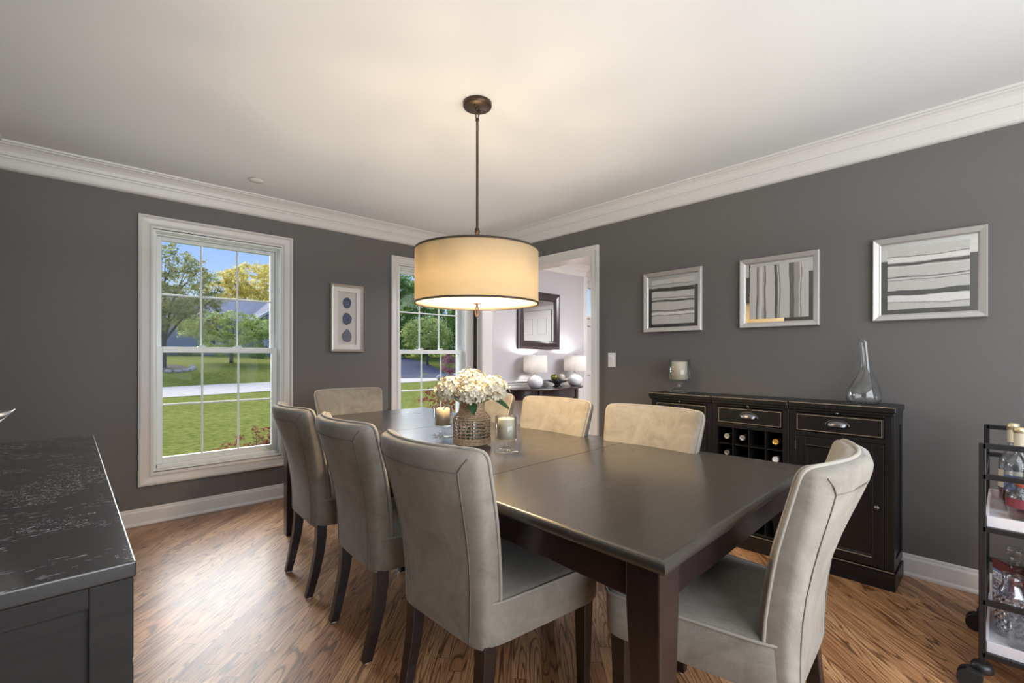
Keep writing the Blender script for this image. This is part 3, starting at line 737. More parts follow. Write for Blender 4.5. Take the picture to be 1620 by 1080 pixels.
def cabinet(y0, y1, kind, label, endright=False, endleft=False):
    r = empty('sideboard_cabinet', ((SX0+SX1)/2, (y0+y1)/2, 0)); tag(r, label, 'cabinet', 'joined black sideboard cabinets')
    ox, oy = (SX0+SX1)/2, (y0+y1)/2
    def B(b, name, m, bevel=.0015, parent=r):
        if parent is r: b.v = [(x-ox, y-oy, z) for x, y, z in b.v]
        else: b.v = [(x-ox, y-oy, z) for x, y, z in b.v]
        return b.build(name, m, parent, bevel=bevel)
    oR = .016 if endright else -.0012; oL = .016 if endleft else -.0012
    # top with worn edge
    B(MB().box(SX0-.022, SX1, y0-oR, y1+oL, .872, .900), 'cabinet_top', BLACKW, .005)
    B(MB().box(SX0-.014, SX1, y0-(.010 if endright else -.0012), y1+(.010 if endleft else -.0012), .858, .873), 'top_moulding', BLACKW, .004)
    B(MB().bar((SX0-.0208, y0-oR+.004, .8988), (SX0-.0208, y1+oL-.004, .8988), .0028), 'worn_edge', WORN, 0)
    fw = .032
    # carcass: sides, back, bottom, plinth, stiles and rails
    b = MB().box(SX0, SX1, y0, y0+.018, .075, .858).box(SX0, SX1, y1-.018, y1, .075, .858).box(SX1-.008, SX1, y0+.018, y1-.018, .075, .858).box(SX0+.01, SX1-.008, y0+.018, y1-.018, .075, .093)
    b.box(SX0-.001, SX0+.018, y0, y0+fw, .093, .858).box(SX0-.001, SX0+.018, y1-fw, y1, .093, .858)
    if kind == 'wine': b.box(SX0+.002, SX0+.018, y0+fw, y1-fw, .093, .106)
    b.box(SX0+.001, SX0+.018, y0+fw, y1-fw, .714, .738)
    if endright:
        b.box(SX0, SX0+.05, y0-.007, y0+.001, .093, .858).box(SX1-.03, SX1, y0-.007, y0+.001, .093, .858).box(SX0+.05, SX1-.03, y0-.007, y0+.001, .80, .858).box(SX0+.05, SX1-.03, y0-.007, y0+.001, .093, .14)
    B(b, 'carcass', BLACKW)
    e1, e2 = (.012 if endright else 0), (.012 if endleft else 0)
    B(MB().box(SX0-.012, SX1, y0-e1, y1+e2, 0, .078), 'plinth', BLACKW, .002)
    B(MB().box(SX0-.010, SX0, y0-e1*.7, y1+e2*.7, .078, .092), 'plinth_moulding', BLACKW, .004)
    B(MB().bar((SX0-.0095, y0-e1*.6, .0905), (SX0-.0095, y1+e2*.6, .0905), .003), 'worn_edge', WORN, 0)
    # pull-out tray
    tr = B(MB().box(SX0-.001, SX1-.03, y0+fw+.002, y1-fw-.002, .844, .857), 'pull_out_tray', BLACKW)
    # drawer
    dw = B(MB().box(SX0-.006, SX0+.015, y0+fw+.002, y1-fw-.002, .742, .839), 'drawer', BLACKW)
    b = MB(); panel_frame(b, y0+fw+.008, y1-fw-.008, .748, .833, SX0-.006, .0022, .0018); bb = B(b, 'worn_edge', WORN, 0, dw)
    yc = (y0+y1)/2
    cup_pull(dw, 0, .788, SX0-.006-ox)
    knob(tr, (SX0-.001-ox, 0, .851), .0075)
    if kind == 'wine':
        g = MB(); x0_, x1_ = SX0+.004, SX1-.02
        ya, yb, za, zb = y0+fw, y1-fw, .106, .714
        for k in range(1, 4): yy = ya+(yb-ya)*k/4; g.box(x0_, x1_, yy-.003, yy+.003, za, zb)
        for k in range(1, 6): zz = za+(zb-za)*k/6; g.box(x0_, x1_, ya, yb, zz-.003, zz+.003)
        B(g, 'wine_rack', BLACKW, 0)
        return r, [(ya+(yb-ya)*(k+.5)/4) for k in range(4)], [(za+(zb-za)*(k+.5)/6) for k in range(6)]
    # door with raised-frame panel
    da, db, dz0, dz1 = y0+fw+.002, y1-fw-.002, .097, .712
    d = MB().box(SX0-.004, SX0+.015, da, da+.045, dz0, dz1).box(SX0-.004, SX0+.015, db-.045, db, dz0, dz1).box(SX0-.004, SX0+.015, da+.045, db-.045, dz1-.045, dz1).box(SX0-.004, SX0+.015, da+.045, db-.045, dz0, dz0+.045)
    d.box(SX0+.006, SX0+.012, da+.045, db-.045, dz0+.045, dz1-.045)
    dd = B(d, 'cabinet_door', BLACKW)
    b = MB().frame('x', da+.042, db-.042, dz0+.042, dz1-.042, [(0, SX0-.004), (.0, SX0-.007), (.004, SX0-.008), (.012, SX0+.004), (.014, SX0+.006)])
    B(b, 'panel_moulding', BLACKW, 0, dd)
    b = MB().bar((SX0-.0072, da+.046, dz0+.046), (SX0-.0072, db-.046, dz0+.046), .003); B(b, 'worn_edge', WORN, 0, dd)
    ky = da+.024; knob(dd, (SX0-.004-ox, ky-oy, .40), .013)
    b = MB()
    for zz in (.66, .15): b.tube([(SX0-.005, db+.002, zz-.024), (SX0-.005, db+.002, zz+.024)], .003, 8)
    B(b, 'hinge', PEWTER, 0, dd)
    return r
cabinet(.383, .836, 'door', 'black distressed cabinet unit with drawer and panelled door, right end of the sideboard', endright=True)
wc, wy, wz = cabinet(.838, 1.268, 'wine', 'black wine rack unit with drawer above, middle of the sideboard')
cabinet(1.270, 1.690, 'door', 'black distressed cabinet unit at the left end of the sideboard behind the beige chair', endleft=True)
# wine bottles lying in the rack, neck towards the room
GB = mat('dark_bottle_glass', (.012, .018, .012), .12, Coat_Weight=.5)
def wine(yi, zi, capc, lab, rough=.35, metal=.6):
    y, z = wy[yi], wz[zi]-.049+.041
    r = empty('wine_bottle', (SX0+.06, y, z)); tag(r, lab, 'wine bottle', 'wine bottles lying in the rack')
    def T(b): b.v = [(v[2], v[1], v[0]) for v in b.v]; return b
    T(MB().lathe([(0, .215), (.036, .215), (.0375, .21), (.0375, .085), (.030, .06), (.016, .035), (.0145, .0)], n=24)).build('bottle_body', GB, r)
    m = mat('foil_'+lab.split()[0], capc, rough, metal)
    T(MB().lathe([(.0158, .03), (.0152, -.018), (.0165, -.020), (.0165, -.034), (.012, -.036), (.011, -.033), (.005, -.033), (0, -.034)], n=24)).build('foil_capsule', m, r)
wine(3, 5, (.45, .43, .36), 'silver capped wine bottle in the top left cell of the wine rack')
wine(2, 5, (.42, .42, .42), 'grey foiled wine bottle, second cell from the left in the top row of the rack')
wine(0, 5, (.72, .42, .10), 'gold capped wine bottle in the top right cell of the wine rack')
wine(3, 4, (.22, .21, .20), 'dull dark capped wine bottle in the left cell of the second rack row')
wine(0, 4, (.70, .70, .74), 'white capped wine bottle in the right cell of the second rack row', .4, 0)

# decanter on the sideboard
dec = empty('wine_decanter', (3.075, .525, .9)); tag(dec, 'tall clear glass wine decanter with a split slanted neck on the sideboard', 'decanter')
prof_d = [(0.001, .045, 0, 0), (.004, .068, 0, 0), (.02, .078, 0, 0), (.045, .0785, -.0, 0), (.07, .074, -.001, .03), (.10, .061, .004, .10), (.13, .046, .008, .22), (.16, .034, .012, .35), (.19, .026, .013, .42), (.23, .0215, .011, .45), (.28, .021, .006, .45), (.32, .023, .0, .42), (.345, .026, -.004, .38)]
def dec_ring(z, rr, sh, notch, t=0):
    out = []
    for i in range(48):
        a = 2*PI*i/48; k = 1-notch*math.exp(-((a-PI*1.10)/.32)**2)
        rd = (rr-t)*k; u, v = rd*math.cos(a), rd*math.sin(a)  # u along image right, v depth
        zz = z if z < .33 else z-.020*math.cos(a)
        if z >= .30 and z < .33: zz = z-.008*math.cos(a)
        out.append((R0.x*(u+sh)+F.x*v, R0.y*(u+sh)+F.y*v, zz))
    return out
ro = [dec_ring(*p) for p in prof_d]; ri = [dec_ring(z+(.004 if z < .01 else 0), r, s, n, .0022) for z, r, s, n in reversed(prof_d)]
MB().rings(ro+ri, True).build('decanter_body', GLASS, dec)

# ================================================================ framed pictures
def art_mat(name, stops, vertical, seed):
    m, nt, p, o = nodes(name)
    t = N(nt, 'ShaderNodeTexCoord'); s_ = N(nt, 'ShaderNodeSeparateXYZ'); L(nt, t.outputs['Generated'], s_.inputs[0])
    a, b_ = (s_.outputs['Z'], s_.outputs['Y']) if not vertical else (s_.outputs['Y'], s_.outputs['Z'])
    cb = N(nt, 'ShaderNodeCombineXYZ'); L(nt, mathn(nt, 'MULTIPLY', b_, 1.6), cb.inputs[0]); L(nt, mathn(nt, 'MULTIPLY', a, 3.0), cb.inputs[1]); cb.inputs[2].default_value = seed
    wv = noisen(nt, cb.outputs[0], 1.0, 2, .5)
    cb2 = N(nt, 'ShaderNodeCombineXYZ'); L(nt, mathn(nt, 'MULTIPLY', b_, 9.0), cb2.inputs[0]); L(nt, mathn(nt, 'MULTIPLY', a, 120.0), cb2.inputs[1]); cb2.inputs[2].default_value = seed
    fn = noisen(nt, cb2.outputs[0], 1.0, 4, .7)
    pos = mathn(nt, 'ADD', a, mathn(nt, 'MULTIPLY', mathn(nt, 'SUBTRACT', wv, .5), .10))
    pos = mathn(nt, 'ADD', pos, mathn(nt, 'MULTIPLY', mathn(nt, 'SUBTRACT', fn, .5), .022))
    c = ramp(nt, pos, stops).outputs[0]
    sp = noisen(nt, objvec(nt), 260, 3, .7)
    c = mixc(nt, .35, c, mixc(nt, 1.0, c, ramp(nt, sp, [(.35, (.6, .6, .6)), (.6, (1.15, 1.15, 1.15))]).outputs[0], 'MULTIPLY'))
    L(nt, c, p.inputs['Base Color']); setp(p, Roughness=.4, Metallic=.15); return m
G1, G2, D1, D2, W_ = (.50, .49, .47), (.42, .42, .41), (.06, .055, .05), (.14, .135, .13), (.66, .64, .62)
def bands(bs, bgc=G1, soft=.006):
    st = [(0, bgc)]
    for a, b_, c in bs: st += [(a-soft, bgc), (a, c), (b_, c), (b_+soft, bgc)]
    return st[:31]
A1 = art_mat('abstract_stripes_on_silver_first', [(0, G1), (.17, G1), (.18, D2), (.20, W_), (.25, W_), (.26, D2), (.27, G2), (.30, D1), (.32, G1), (.49, G1), (.50, D1), (.53, D2), (.55, W_), (.58, D2), (.59, G1), (.72, G1), (.73, D1), (.80, D1), (.81, G2), (.87, G2), (.88, D1), (.89, G1), (1, G1)], False, 1.3)
A2 = art_mat('abstract_upright_stripes_on_silver', [(0, G1), (.10, G1), (.11, D1), (.125, W_), (.14, (.32, .30, .29)), (.22, (.30, .28, .27)), (.23, D2), (.30, D2), (.31, G1), (.46, G1), (.47, D1), (.49, W_), (.51, D2), (.55, D1), (.56, G1), (.70, G1), (.71, D1), (.73, (.3, .28, .26)), (.79, W_), (.84, (.3, .28, .27)), (.86, D1), (.88, G1), (1, G1)], True, 4.1)
A3 = art_mat('abstract_wide_stripes_on_silver', [(0, G1), (.10, G1), (.11, D2), (.12, W_), (.22, W_), (.23, (.1, .1, .1)), (.30, (.1, .1, .1)), (.31, G1), (.46, G1), (.465, D1), (.48, W_), (.50, G2), (.515, D1), (.53, G1), (.68, G1), (.69, W_), (.72, D1), (.75, D2), (.77, W_), (.84, W_), (.85, D1), (.86, G1), (1, G1)], False, 8.7)
def picture(y0, y1, z0, z1, am, lab, vertical=False):
    r = empty('framed_picture', (XB, (y0+y1)/2, z0)); tag(r, lab, 'picture', 'silver framed abstract pictures in a row'); oy = (y0+y1)/2
    def B(b, n, m, bv=0, par=r): b.v = [(x-XB, y-oy, z-z0) for x, y, z in b.v]; return b.build(n, m, par, bevel=bv)
    B(MB().frame('x', y0, y1, z0, z1, [(0, XB-.002), (0, XB-.028), (.004, XB-.032), (.026, XB-.024), (.030, XB-.020), (.030, XB-.014), (.034, XB-.012), (.034, XB-.006), (0, XB-.002)]), 'frame', SILVERF)
    B(MB().box(XB-.010, XB-.004, y0+.01, y1-.01, z0+.01, z1-.01), 'mirrored_mat', MIRROR)
    i1, i2 = (.062, .058) if not vertical else (.058, .055)
    B(MB().box(XB-.016, XB-.011, y0+i1, y1-i1, z0+i2, z1-i2), 'artwork', am)
picture(1.456, 1.909, 1.332, 1.779, A1, 'silver framed abstract with dark horizontal strokes, hanging nearest the doorway')
picture(.754, 1.201, 1.335, 1.779, A2, 'silver framed abstract with upright dark stripes, middle of the three pictures', True)
picture(.063, .503, 1.342, 1.784, A3, 'silver framed abstract with wide horizontal stripes, rightmost of the three pictures')

# agate shadow box on the window wall
ag = empty('framed_agate_art', (1.75, YA, 1.184)); tag(ag, 'narrow silver shadow box with three blue agate slices between the windows', 'picture')
def BA(b, n, m, bv=0, par=ag): b.v = [(x-1.75, y-YA, z-1.184) for x, y, z in b.v]; return b.build(n, m, par, bevel=bv)
ax0, ax1, az0, az1 = 1.600, 1.899, 1.186, 1.779
BA(MB().frame('y', ax0, ax1, az0, az1, [(0, YA-.002), (0, YA-.030), (.006, YA-.034), (.014, YA-.028), (.020, YA-.030), (.022, YA-.024), (.022, YA-.01), (0, YA-.002)]), 'frame', mat('champagne_silver_frame', (.50, .48, .44), .35, .7))
BA(MB().frame('y', ax0+.018, ax1-.018, az0+.018, az1-.018, [(0, YA-.020), (.045, YA-.020), (.045, YA-.008), (0, YA-.008)]), 'mat_board', mat('white_mat_board', (.72, .70, .68), .8))
BA(MB().box(ax0+.03, ax1-.03, YA-.009, YA-.004, az0+.03, az1-.03), 'backing', mat('pale_grey_backing', (.55, .53, .51), .85))
def agate_mat(k):
    m, nt, p, o = nodes('blue_agate'+'abc'[k]); t = N(nt, 'ShaderNodeTexCoord')
    v = N(nt, 'ShaderNodeVectorMath', operation='DISTANCE'); L(nt, t.outputs['Generated'], v.inputs[0]); v.inputs[1].default_value = (.5, .5, .5)
    q = mathn(nt, 'ADD', mathn(nt, 'MULTIPLY', v.outputs['Value'], 2.6), mathn(nt, 'MULTIPLY', noisen(nt, objvec(nt), 35, 3), .6))
    c = ramp(nt, mathn(nt, 'FRACT', mathn(nt, 'MULTIPLY', q, 2.2+k)), [(0, (.045, .05, .10)), (.3, (.10, .12, .20)), (.55, (.06, .07, .12)), (.8, (.14, .16, .24)), (1, (.03, .035, .07))]).outputs[0]
    if k == 2: c = mixc(nt, .45, c, (.22, .20, .22))
    L(nt, c, p.inputs['Base Color']); setp(p, Roughness=.2); return m
for k, (zc, rx, rz) in enumerate(((1.620, .037, .049), (1.478, .040, .053), (1.328, .043, .056))):
    n = 40; pts = []
    for i in range(n):
        t = 2*PI*i/n
        q = 1+(.02 if k == 0 else .05)*math.sin(3*t+k*2)+(.04*math.sin(7*t) if k == 1 else .015*math.sin(5*t))
        xw = rx*(1-(.28*max(0, math.sin(t)) if k == 2 else 0))
        pts.append((ax0+.1495+xw*q*math.cos(t), zc+rz*q*math.sin(t)))
    rs = [[(x, YA-.010, z) for x, z in pts], [(x, YA-.016, z) for x, z in pts]]
    cx_ = sum(x for x, z in pts)/n; cz_ = sum(z for x, z in pts)/n
    rs.append([(cx_+(x-cx_)*.96, YA-.0175, cz_+(z-cz_)*.96) for x, z in pts])
    BA(MB().rings(rs, False), 'agate_slice', agate_mat(k))

# light switch
sw = empty('light_switch', (XB, 2.215, 1.12)); tag(sw, 'white rocker light switch on the wall beside the doorway casing', 'light switch')
SWM = mat('white_switch_plastic', (.78, .77, .74), .3)
MB().box(-.006, 0, -.036, .036, -.058, .058).build('switch_plate', SWM, sw, bevel=.003)
MB().add([(-.006, -.017, -.033), (-.006, .017, -.033), (-.006, .017, .033), (-.006, -.017, .033), (-.008, -.016, -.032), (-.008, .016, -.032), (-.014, .016, .032), (-.014, -.016, .032)],
         [(0, 1, 2, 3), (4, 5, 6, 7), (0, 1, 5, 4), (2, 3, 7, 6), (1, 2, 6, 5), (0, 3, 7, 4)]).build('rocker', SWM, sw, bevel=.001)
# ceiling vent disc near window wall
tag(recenter(MB().lathe([(0, -.001), (.045, -.001), (.050, -.004), (.046, -.010), (.0, -.012)], (.92, 3.624, HC), 32, caps=(False, False)).build('ceiling_disc', mat('off_white_plastic', (.62, .61, .57), .6))), 'small flat off-white disc on the ceiling near the window wall crown moulding', 'ceiling disc')

# ================================================================ dresser at left
dz = .86
dr = empty('dresser', (-.175, 1.56, 0), .012); tag(dr, 'dark wooden dresser with a scratched top at the left edge of the photo', 'dresser')
hx_, hy_ = .228, .722
MB().box(-hx_, hx_, -hy_, hy_, dz-.022, dz).build('dresser_top', DRESST, dr, bevel=.0025)
b = MB().box(-hx_, hx_-.010, -hy_+.008, -hy_+.020, .06, dz-.022).box(-hx_, hx_-.01, hy_-.02, hy_-.008, .06, dz-.022).box(-hx_, -hx_+.01, -hy_+.02, hy_-.02, .06, dz-.022).box(-hx_, hx_-.03, -hy_+.02, hy_-.02, .06, .08)
b.build('carcass', DRESS, dr, bevel=.002)
b = MB()
b.box(hx_-.050, hx_-.004, -hy_-.000, -hy_+.008, 0, dz-.022).box(-hx_, -hx_+.05, -hy_, -hy_+.008, 0, dz-.022).box(-hx_+.05, hx_-.050, -hy_, -hy_+.008, dz-.050, dz-.022).box(-hx_+.05, hx_-.050, -hy_, -hy_+.008, .06, .16)
b.build('end_panel_frame', DRESS, dr, bevel=.0015)
b = MB().box(hx_-.030, hx_-.012, -hy_+.008, hy_-.008, .0, .07).box(hx_-.035, hx_-.012, -.012, .012, .07, dz-.022)
b.build('front_rail', DRESS, dr, bevel=.002)
for (y0, y1, z0, z1) in [(-hy_+.012, hy_-.012, .716, dz-.026)]+[(y_[0], y_[1], z_[0], z_[1]) for z_ in ((.075, .278), (.284, .49), (.496, .710)) for y_ in ((-hy_+.012, -.004), (.004, hy_-.012))]:
    d_ = MB().box(hx_-.028, hx_-.002, y0, y1, z0, z1).build('drawer', DRESS, dr, bevel=.003)
    n = 12; pts = [(hx_-.002+.026*math.sin(PI*i/n), (y0+y1)/2-.045*math.cos(PI*i/n), (z0+z1)/2) for i in range(n+1)]
    b = MB(); b.rings([[(p[0], p[1], p[2]+.010) for p in pts], [(p[0], p[1], p[2]-.010) for p in pts], [(p[0]-.004*math.sin(PI*i/n), p[1], p[2]-.010) for i, p in enumerate(pts)], [(p[0]-.004*math.sin(PI*i/n), p[1], p[2]+.010) for i, p in enumerate(pts)], [(p[0], p[1], p[2]+.010) for p in pts]], False, (False, False), closed=False)
    b.build('drawer_pull', CHROME, d_)
# silver flared bowl on dresser
bw = empty('silver_bowl', (-.235, 1.33, dz)); tag(bw, 'silver flared bowl with a slanted rim on the dresser top', 'bowl')
n = 48
def bring(t, tk=0):
    z = .155*t; rr = .030+.105*t**1.5-tk
    return [((rr*math.cos(2*PI*i/n)+.012*t), rr*.8*math.sin(2*PI*i/n), .008+z*(1+.14*t*math.cos(2*PI*i/n))-tk*.2) for i in range(n)]
ts = [k/10 for k in range(11)]
SILV = mat('polished_silver', (.80, .81, .86), .25, 1)
MB().lathe([(0, 0), (.045, 0), (.045, .004), (.032, .009), (0, .009)], n=32, caps=(False, False)).build('foot', SILV, bw)
MB().rings([bring(t) for t in ts]+[bring(t, .004) for t in reversed(ts)], True).build('bowl_body', SILV, bw)

# ================================================================ bar cart
CX0, CX1, CY1, CY0 = 2.300, 2.800, .058, -.86
cart = empty('bar_cart', (CX0, CY1, 0)); tag(cart, 'black metal bar cart on casters with white trays of bottles at the right edge', 'bar cart')
def BC(b, n, m, bv=0, par=cart): b.v = [(x-CX0, y-CY1, z) for x, y, z in b.v]; return b.build(n, m, par, bevel=bv)
q = .018
for x in (CX0, CX1):
    for y in (CY1, CY0):
        BC(MB().box(x-q/2, x+q/2, y-q/2, y+q/2, .085, .850 if x == CX0 else .865), 'post', IRON, .002)
b = MB()
zt = {CX0: .850, CX1: .865}
for x in (CX0, CX1):
    for z, off in ((zt[x], q/2), (.735 if x == CX0 else .742, 0), (.553, 0), (.300, 0), (.118, 0)):
        b.box(x-q/2, x+q/2, CY0, CY1, z-q/2-off+.0, z+q/2-off)
for y in (CY0, CY1):
    for z in (.553, .300, .118, .735): b.box(CX0, CX1, y-q/2, y+q/2, z-q/2, z+q/2)
BC(b, 'rail', IRON, .0015)
TRAY = mat('white_tray', (.66, .65, .68), .35)
for z in (.562, .127):
    t_ = MB().box(CX0+.010, CX1-.010, CY0+.01, CY1-.010, z, z+.014).box(CX0+.006, CX0+.014, CY0+.01, CY1-.010, z, z+.036).box(CX1-.014, CX1-.006, CY0+.01, CY1-.010, z, z+.036).box(CX0+.01, CX1-.01, CY1-.014, CY1-.006, z, z+.036).box(CX0+.01, CX1-.01, CY0+.006, CY0+.014, z, z+.036)
    BC(t_, 'tray', TRAY, .001)
RUB = mat('black_rubber', (.015, .015, .017), .5)
for x in (CX0, CX1):
    for y in (CY1, CY0):
        c_ = BC(MB().lathe([(.0, .088), (.024, .086), (.030, .076), (.030, .060), (.026, .056), (0, .056)], (x, y, 0), 24), 'caster', IRON)
        w_ = MB().tube([(x-.052, y+.030, .033), (x-.034, y+.030, .033)], .033, 24).tube([(x-.022, y+.030, .033), (x-.004, y+.030, .033)], .033, 24)
        w_.box(x-.05, x+.0, y-.004, y+.040, .045, .066)
        BC(w_, 'wheel', RUB, .003, c_)
ZU, ZL = .576, .141
def gl_bottle(name, loc, prof, lab, parts, m=None, n=32, cat='bottle', group='bottles on the bar cart', sy=1):
    r = empty(name, loc); tag(r, lab, cat, group)
    inn = [(max(.002, a-.0025), z) for a, z in reversed(prof[1:])]
    MB().lathe([(0, .001)]+prof+inn+[(0, .006)], n=n, caps=(False, False), sy=sy).build('glass_body', m or DRINK, r)
    for nm, pf, mm in parts:
        MB().lathe(pf, n=n, sy=sy if nm not in ('cap', 'stopper', 'neck_wrap') else 1).build(nm, mm, r)
    return r
AMB = glass('amber_spirit', (.62, .20, .03), 0, 1.34); CLR = DRINK
GOLD = mat('pale_gold_cap', (.72, .60, .36), .3, .6); COP = mat('copper_stopper', (.55, .22, .12), .3, .8); REDC = mat('coral_red_cap', (.62, .16, .10), .4)
LBW = mat('cream_paper_label', (.60, .57, .48), .6); LBB = mat('blue_paper_label', (.13, .22, .48), .5); LBR = mat('burgundy_paper_label', (.22, .04, .06), .5)
NW = mat('ivory_neck_wrap', (.66, .60, .46), .5)
spir = [(.040, .0), (.042, .006), (.042, .150), (.038, .175), (.024, .192), (.0155, .205), (.0145, .255)]
def arc_label(parent, r, z0, z1, a0, a1, m, name='paper_label'):
    b = MB(); n = 14
    rs = [[(r*math.cos(a0+(a1-a0)*i/n), r*math.sin(a0+(a1-a0)*i/n), z) for i in range(n+1)] for z in (z0, z1)]
    b.rings(rs, True, (False, False), closed=False); return b.build(name, m, parent, fixn=False)
CAM_A = math.atan2(0, -1)
o = gl_bottle('spirit_bottle', (2.72, -.017, ZU), spir, 'tall clear spirit bottle with pale gold cap and cream label, rearmost on the bar cart', [('cap', [(0, .285), (.018, .285), (.018, .309), (0, .311)], GOLD), ('neck_wrap', [(.0165, .235), (.0165, .285)], NW), ('spirit', [(0, .007), (.0385, .007), (.0385, .09), (0, .09)], AMB)])
arc_label(o, .0432, .055, .125, PI-1.3, PI+1.3, LBW)
o = gl_bottle('spirit_bottle', (2.62, -.033, ZU), spir, 'tall clear spirit bottle with pale gold cap and blue label on the cart', [('cap', [(0, .285), (.018, .285), (.018, .305), (0, .307)], GOLD), ('neck_wrap', [(.0165, .235), (.0165, .285)], NW), ('spirit', [(0, .007), (.0385, .007), (.0385, .035), (0, .035)], AMB)])
arc_label(o, .0432, .05, .125, PI-1.3, PI+1.3, LBB)
o = gl_bottle('whiskey_decanter', (2.54, -.090, ZU), [(.045, 0), (.050, .008), (.050, .155), (.040, .175), (.020, .190), (.017, .255), (.020, .262)], 'amber filled decanter bottle with copper stopper at the right photo edge on the bar cart', [('stopper', [(0, .255), (.014, .256), (.016, .268), (.024, .275), (.026, .29), (.020, .303), (0, .306)], COP), ('spirit', [(0, .007), (.0465, .007), (.0465, .145), (0, .145)], AMB)])
o = gl_bottle('whiskey_bottle', (2.53, -.026, ZU), [(.012, 0), (.030, .006), (.038, .03), (.040, .055), (.037, .08), (.028, .10), (.012, .112), (.010, .12)], 'squat round amber bottle standing nearest the cart corner', [('spirit', [(0, .006), (.028, .010), (.0355, .03), (.0372, .055), (.035, .075), (0, .076)], AMB)])
o = gl_bottle('whiskey_bottle', (2.43, -.040, ZU), [(.030, 0), (.036, .006), (.040, .04), (.041, .075), (.034, .095), (.020, .105), (.017, .118)], 'short bottle with coral red cap and burgundy band label on the upper tray', [('cap', [(0, .116), (.020, .116), (.020, .142), (0, .144)], REDC), ('spirit', [(0, .007), (.032, .007), (.0365, .04), (0, .041)], AMB)])
arc_label(o, .0422, .045, .078, PI-1.4, PI+1.4, LBR)
# lower tray: square whiskey bottle with printed label
o = empty('whiskey_bottle', (2.58, -.020, ZL)); tag(o, 'square amber whiskey bottle with red and blue printed side label on the lower tray', 'bottle', 'bottles on the bar cart')
o.rotation_euler = (0, 0, .60)
bx_, by_ = .042, .042
MB().box(-bx_, bx_, -by_, by_, .001, .235).build('glass_body', DRINK, o, bevel=.006)
MB().box(-bx_+.004, bx_-.004, -by_+.004, by_-.004, .006, .228).build('spirit', AMB, o, bevel=.004)
MB().lathe([(.016, .236), (.016, .262), (.022, .262), (.022, .290), (0, .291)], n=24).build('stopper', GLASS, o)
LX = -bx_-.0012
def lab_rect(name, y0, y1, z0, z1, m, k=0): return MB().box(LX-.0004*k-.0004, LX-.0004*k, y0, y1, z0, z1).build(name, m, o)
def lab_rect_s(name, x0, x1, z0, z1, m, k=0): return MB().box(x0, x1, by_+.001+.0004*k, by_+.0014+.0004*k, z0, z1).build(name, m, o)
LBD = mat('dark_red_label', (.10, .018, .02), .45); LWH = mat('white_print', (.75, .76, .8), .6)
lab_rect_s('printed_label', -.040, .040, .06, .232, LBD); lab_rect_s('blue_label_band', -.040, .040, .100, .196, LBB, 1)
lab_rect_s('label_stripe', -.040, .040, .110, .114, LWH, 2); lab_rect_s('label_stripe', -.040, .040, .104, .107, LWH, 2)
def text_mesh(txt, size, m, parent, loc, rot, name='label_lettering'):
    cu = bpy.data.curves.new('lettering', 'FONT'); cu.body = txt; cu.size = size; cu.extrude = .0002; cu.align_x = 'CENTER'; cu.align_y = 'CENTER'; cu.offset = size*.02
    t = bpy.data.objects.new('tmp', cu); C.objects.link(t); bpy.context.view_layer.update()
    me = bpy.data.meshes.new_from_object(t.evaluated_get(bpy.context.evaluated_depsgraph_get())); bpy.data.objects.remove(t)
    ob = bpy.data.objects.new(name, me); C.objects.link(ob); me.materials.clear(); me.materials.append(m); ob.parent = parent; ob.location = loc; ob.rotation_euler = rot; return ob
for txt, z in (('GREEN', .172), ('RIVER', .138)):
    lab_rect_s('white_name_box', -.035, .035, z-.014, z+.015, LWH, 2)
    text_mesh(txt, .026, LBB, o, (0, by_+.0024, z), (PI/2, 0, PI))
# cut crystal pieces
def crystal_mat():
    def cuts(nt, g, lw):
        t = N(nt, 'ShaderNodeTexCoord'); s_ = N(nt, 'ShaderNodeSeparateXYZ'); L(nt, t.outputs['Object'], s_.inputs[0])
        ang = mathn(nt, 'MULTIPLY', mathn(nt, 'ARCTAN2', s_.outputs['Y'], s_.outputs['X']), 14/(2*PI)*1.0)
        zz = mathn(nt, 'MULTIPLY', s_.outputs['Z'], 42.0)
        a = mathn(nt, 'PINGPONG', mathn(nt, 'ADD', ang, zz), .5); b_ = mathn(nt, 'PINGPONG', mathn(nt, 'SUBTRACT', ang, zz), .5)
        band = mathn(nt, 'MULTIPLY', mathn(nt, 'GREATER_THAN', s_.outputs['Z'], .02), mathn(nt, 'LESS_THAN', s_.outputs['Z'], .15))
        bm = N(nt, 'ShaderNodeBump'); bm.inputs['Strength'].default_value = 1; bm.inputs['Distance'].default_value = .02
        L(nt, mathn(nt, 'MULTIPLY', mathn(nt, 'MINIMUM', a, b_), band), bm.inputs['Height'])
        L(nt, bm.outputs[0], g.inputs['Normal']); L(nt, bm.outputs[0], lw.inputs['Normal'])
    return thin_glass('cut_crystal', (.93, .94, .97), .10, .8, 2.0, cuts)
CRY = crystal_mat()
def glassware(name, loc, prof, lab, cat, t=.003, m=CRY):
    r = MB().lathe([(0, .001)]+prof+[(max(.003, a-t), z) for a, z in reversed(prof[1:])]+[(0, .010)], n=48, caps=(False, False)).build(name, m, None)
    r.location = loc; tag(r, lab, cat, 'cut crystal glassware on the lower tray'); return r
glassware('crystal_carafe', (2.47, -.014, ZL), [(.040, 0), (.045, .01), (.050, .06), (.050, .12), (.040, .155), (.027, .18), (.024, .20), (.028, .222)], 'cut crystal carafe with flared lip on the lower tray of the bar cart', 'carafe')
glassware('crystal_tumbler', (2.385, -.040, ZL), [(.034, 0), (.038, .006), (.041, .105)], 'clear crystal tumbler in front of the carafe on the lower tray', 'glass', m=GLASS)
glassware('crystal_pitcher', (2.47, -.128, ZL), [(.045, 0), (.052, .02), (.056, .10), (.052, .16), (.050, .215), (.056, .235)], 'large cut crystal pitcher behind the tumbler at the right photo edge', 'pitcher')

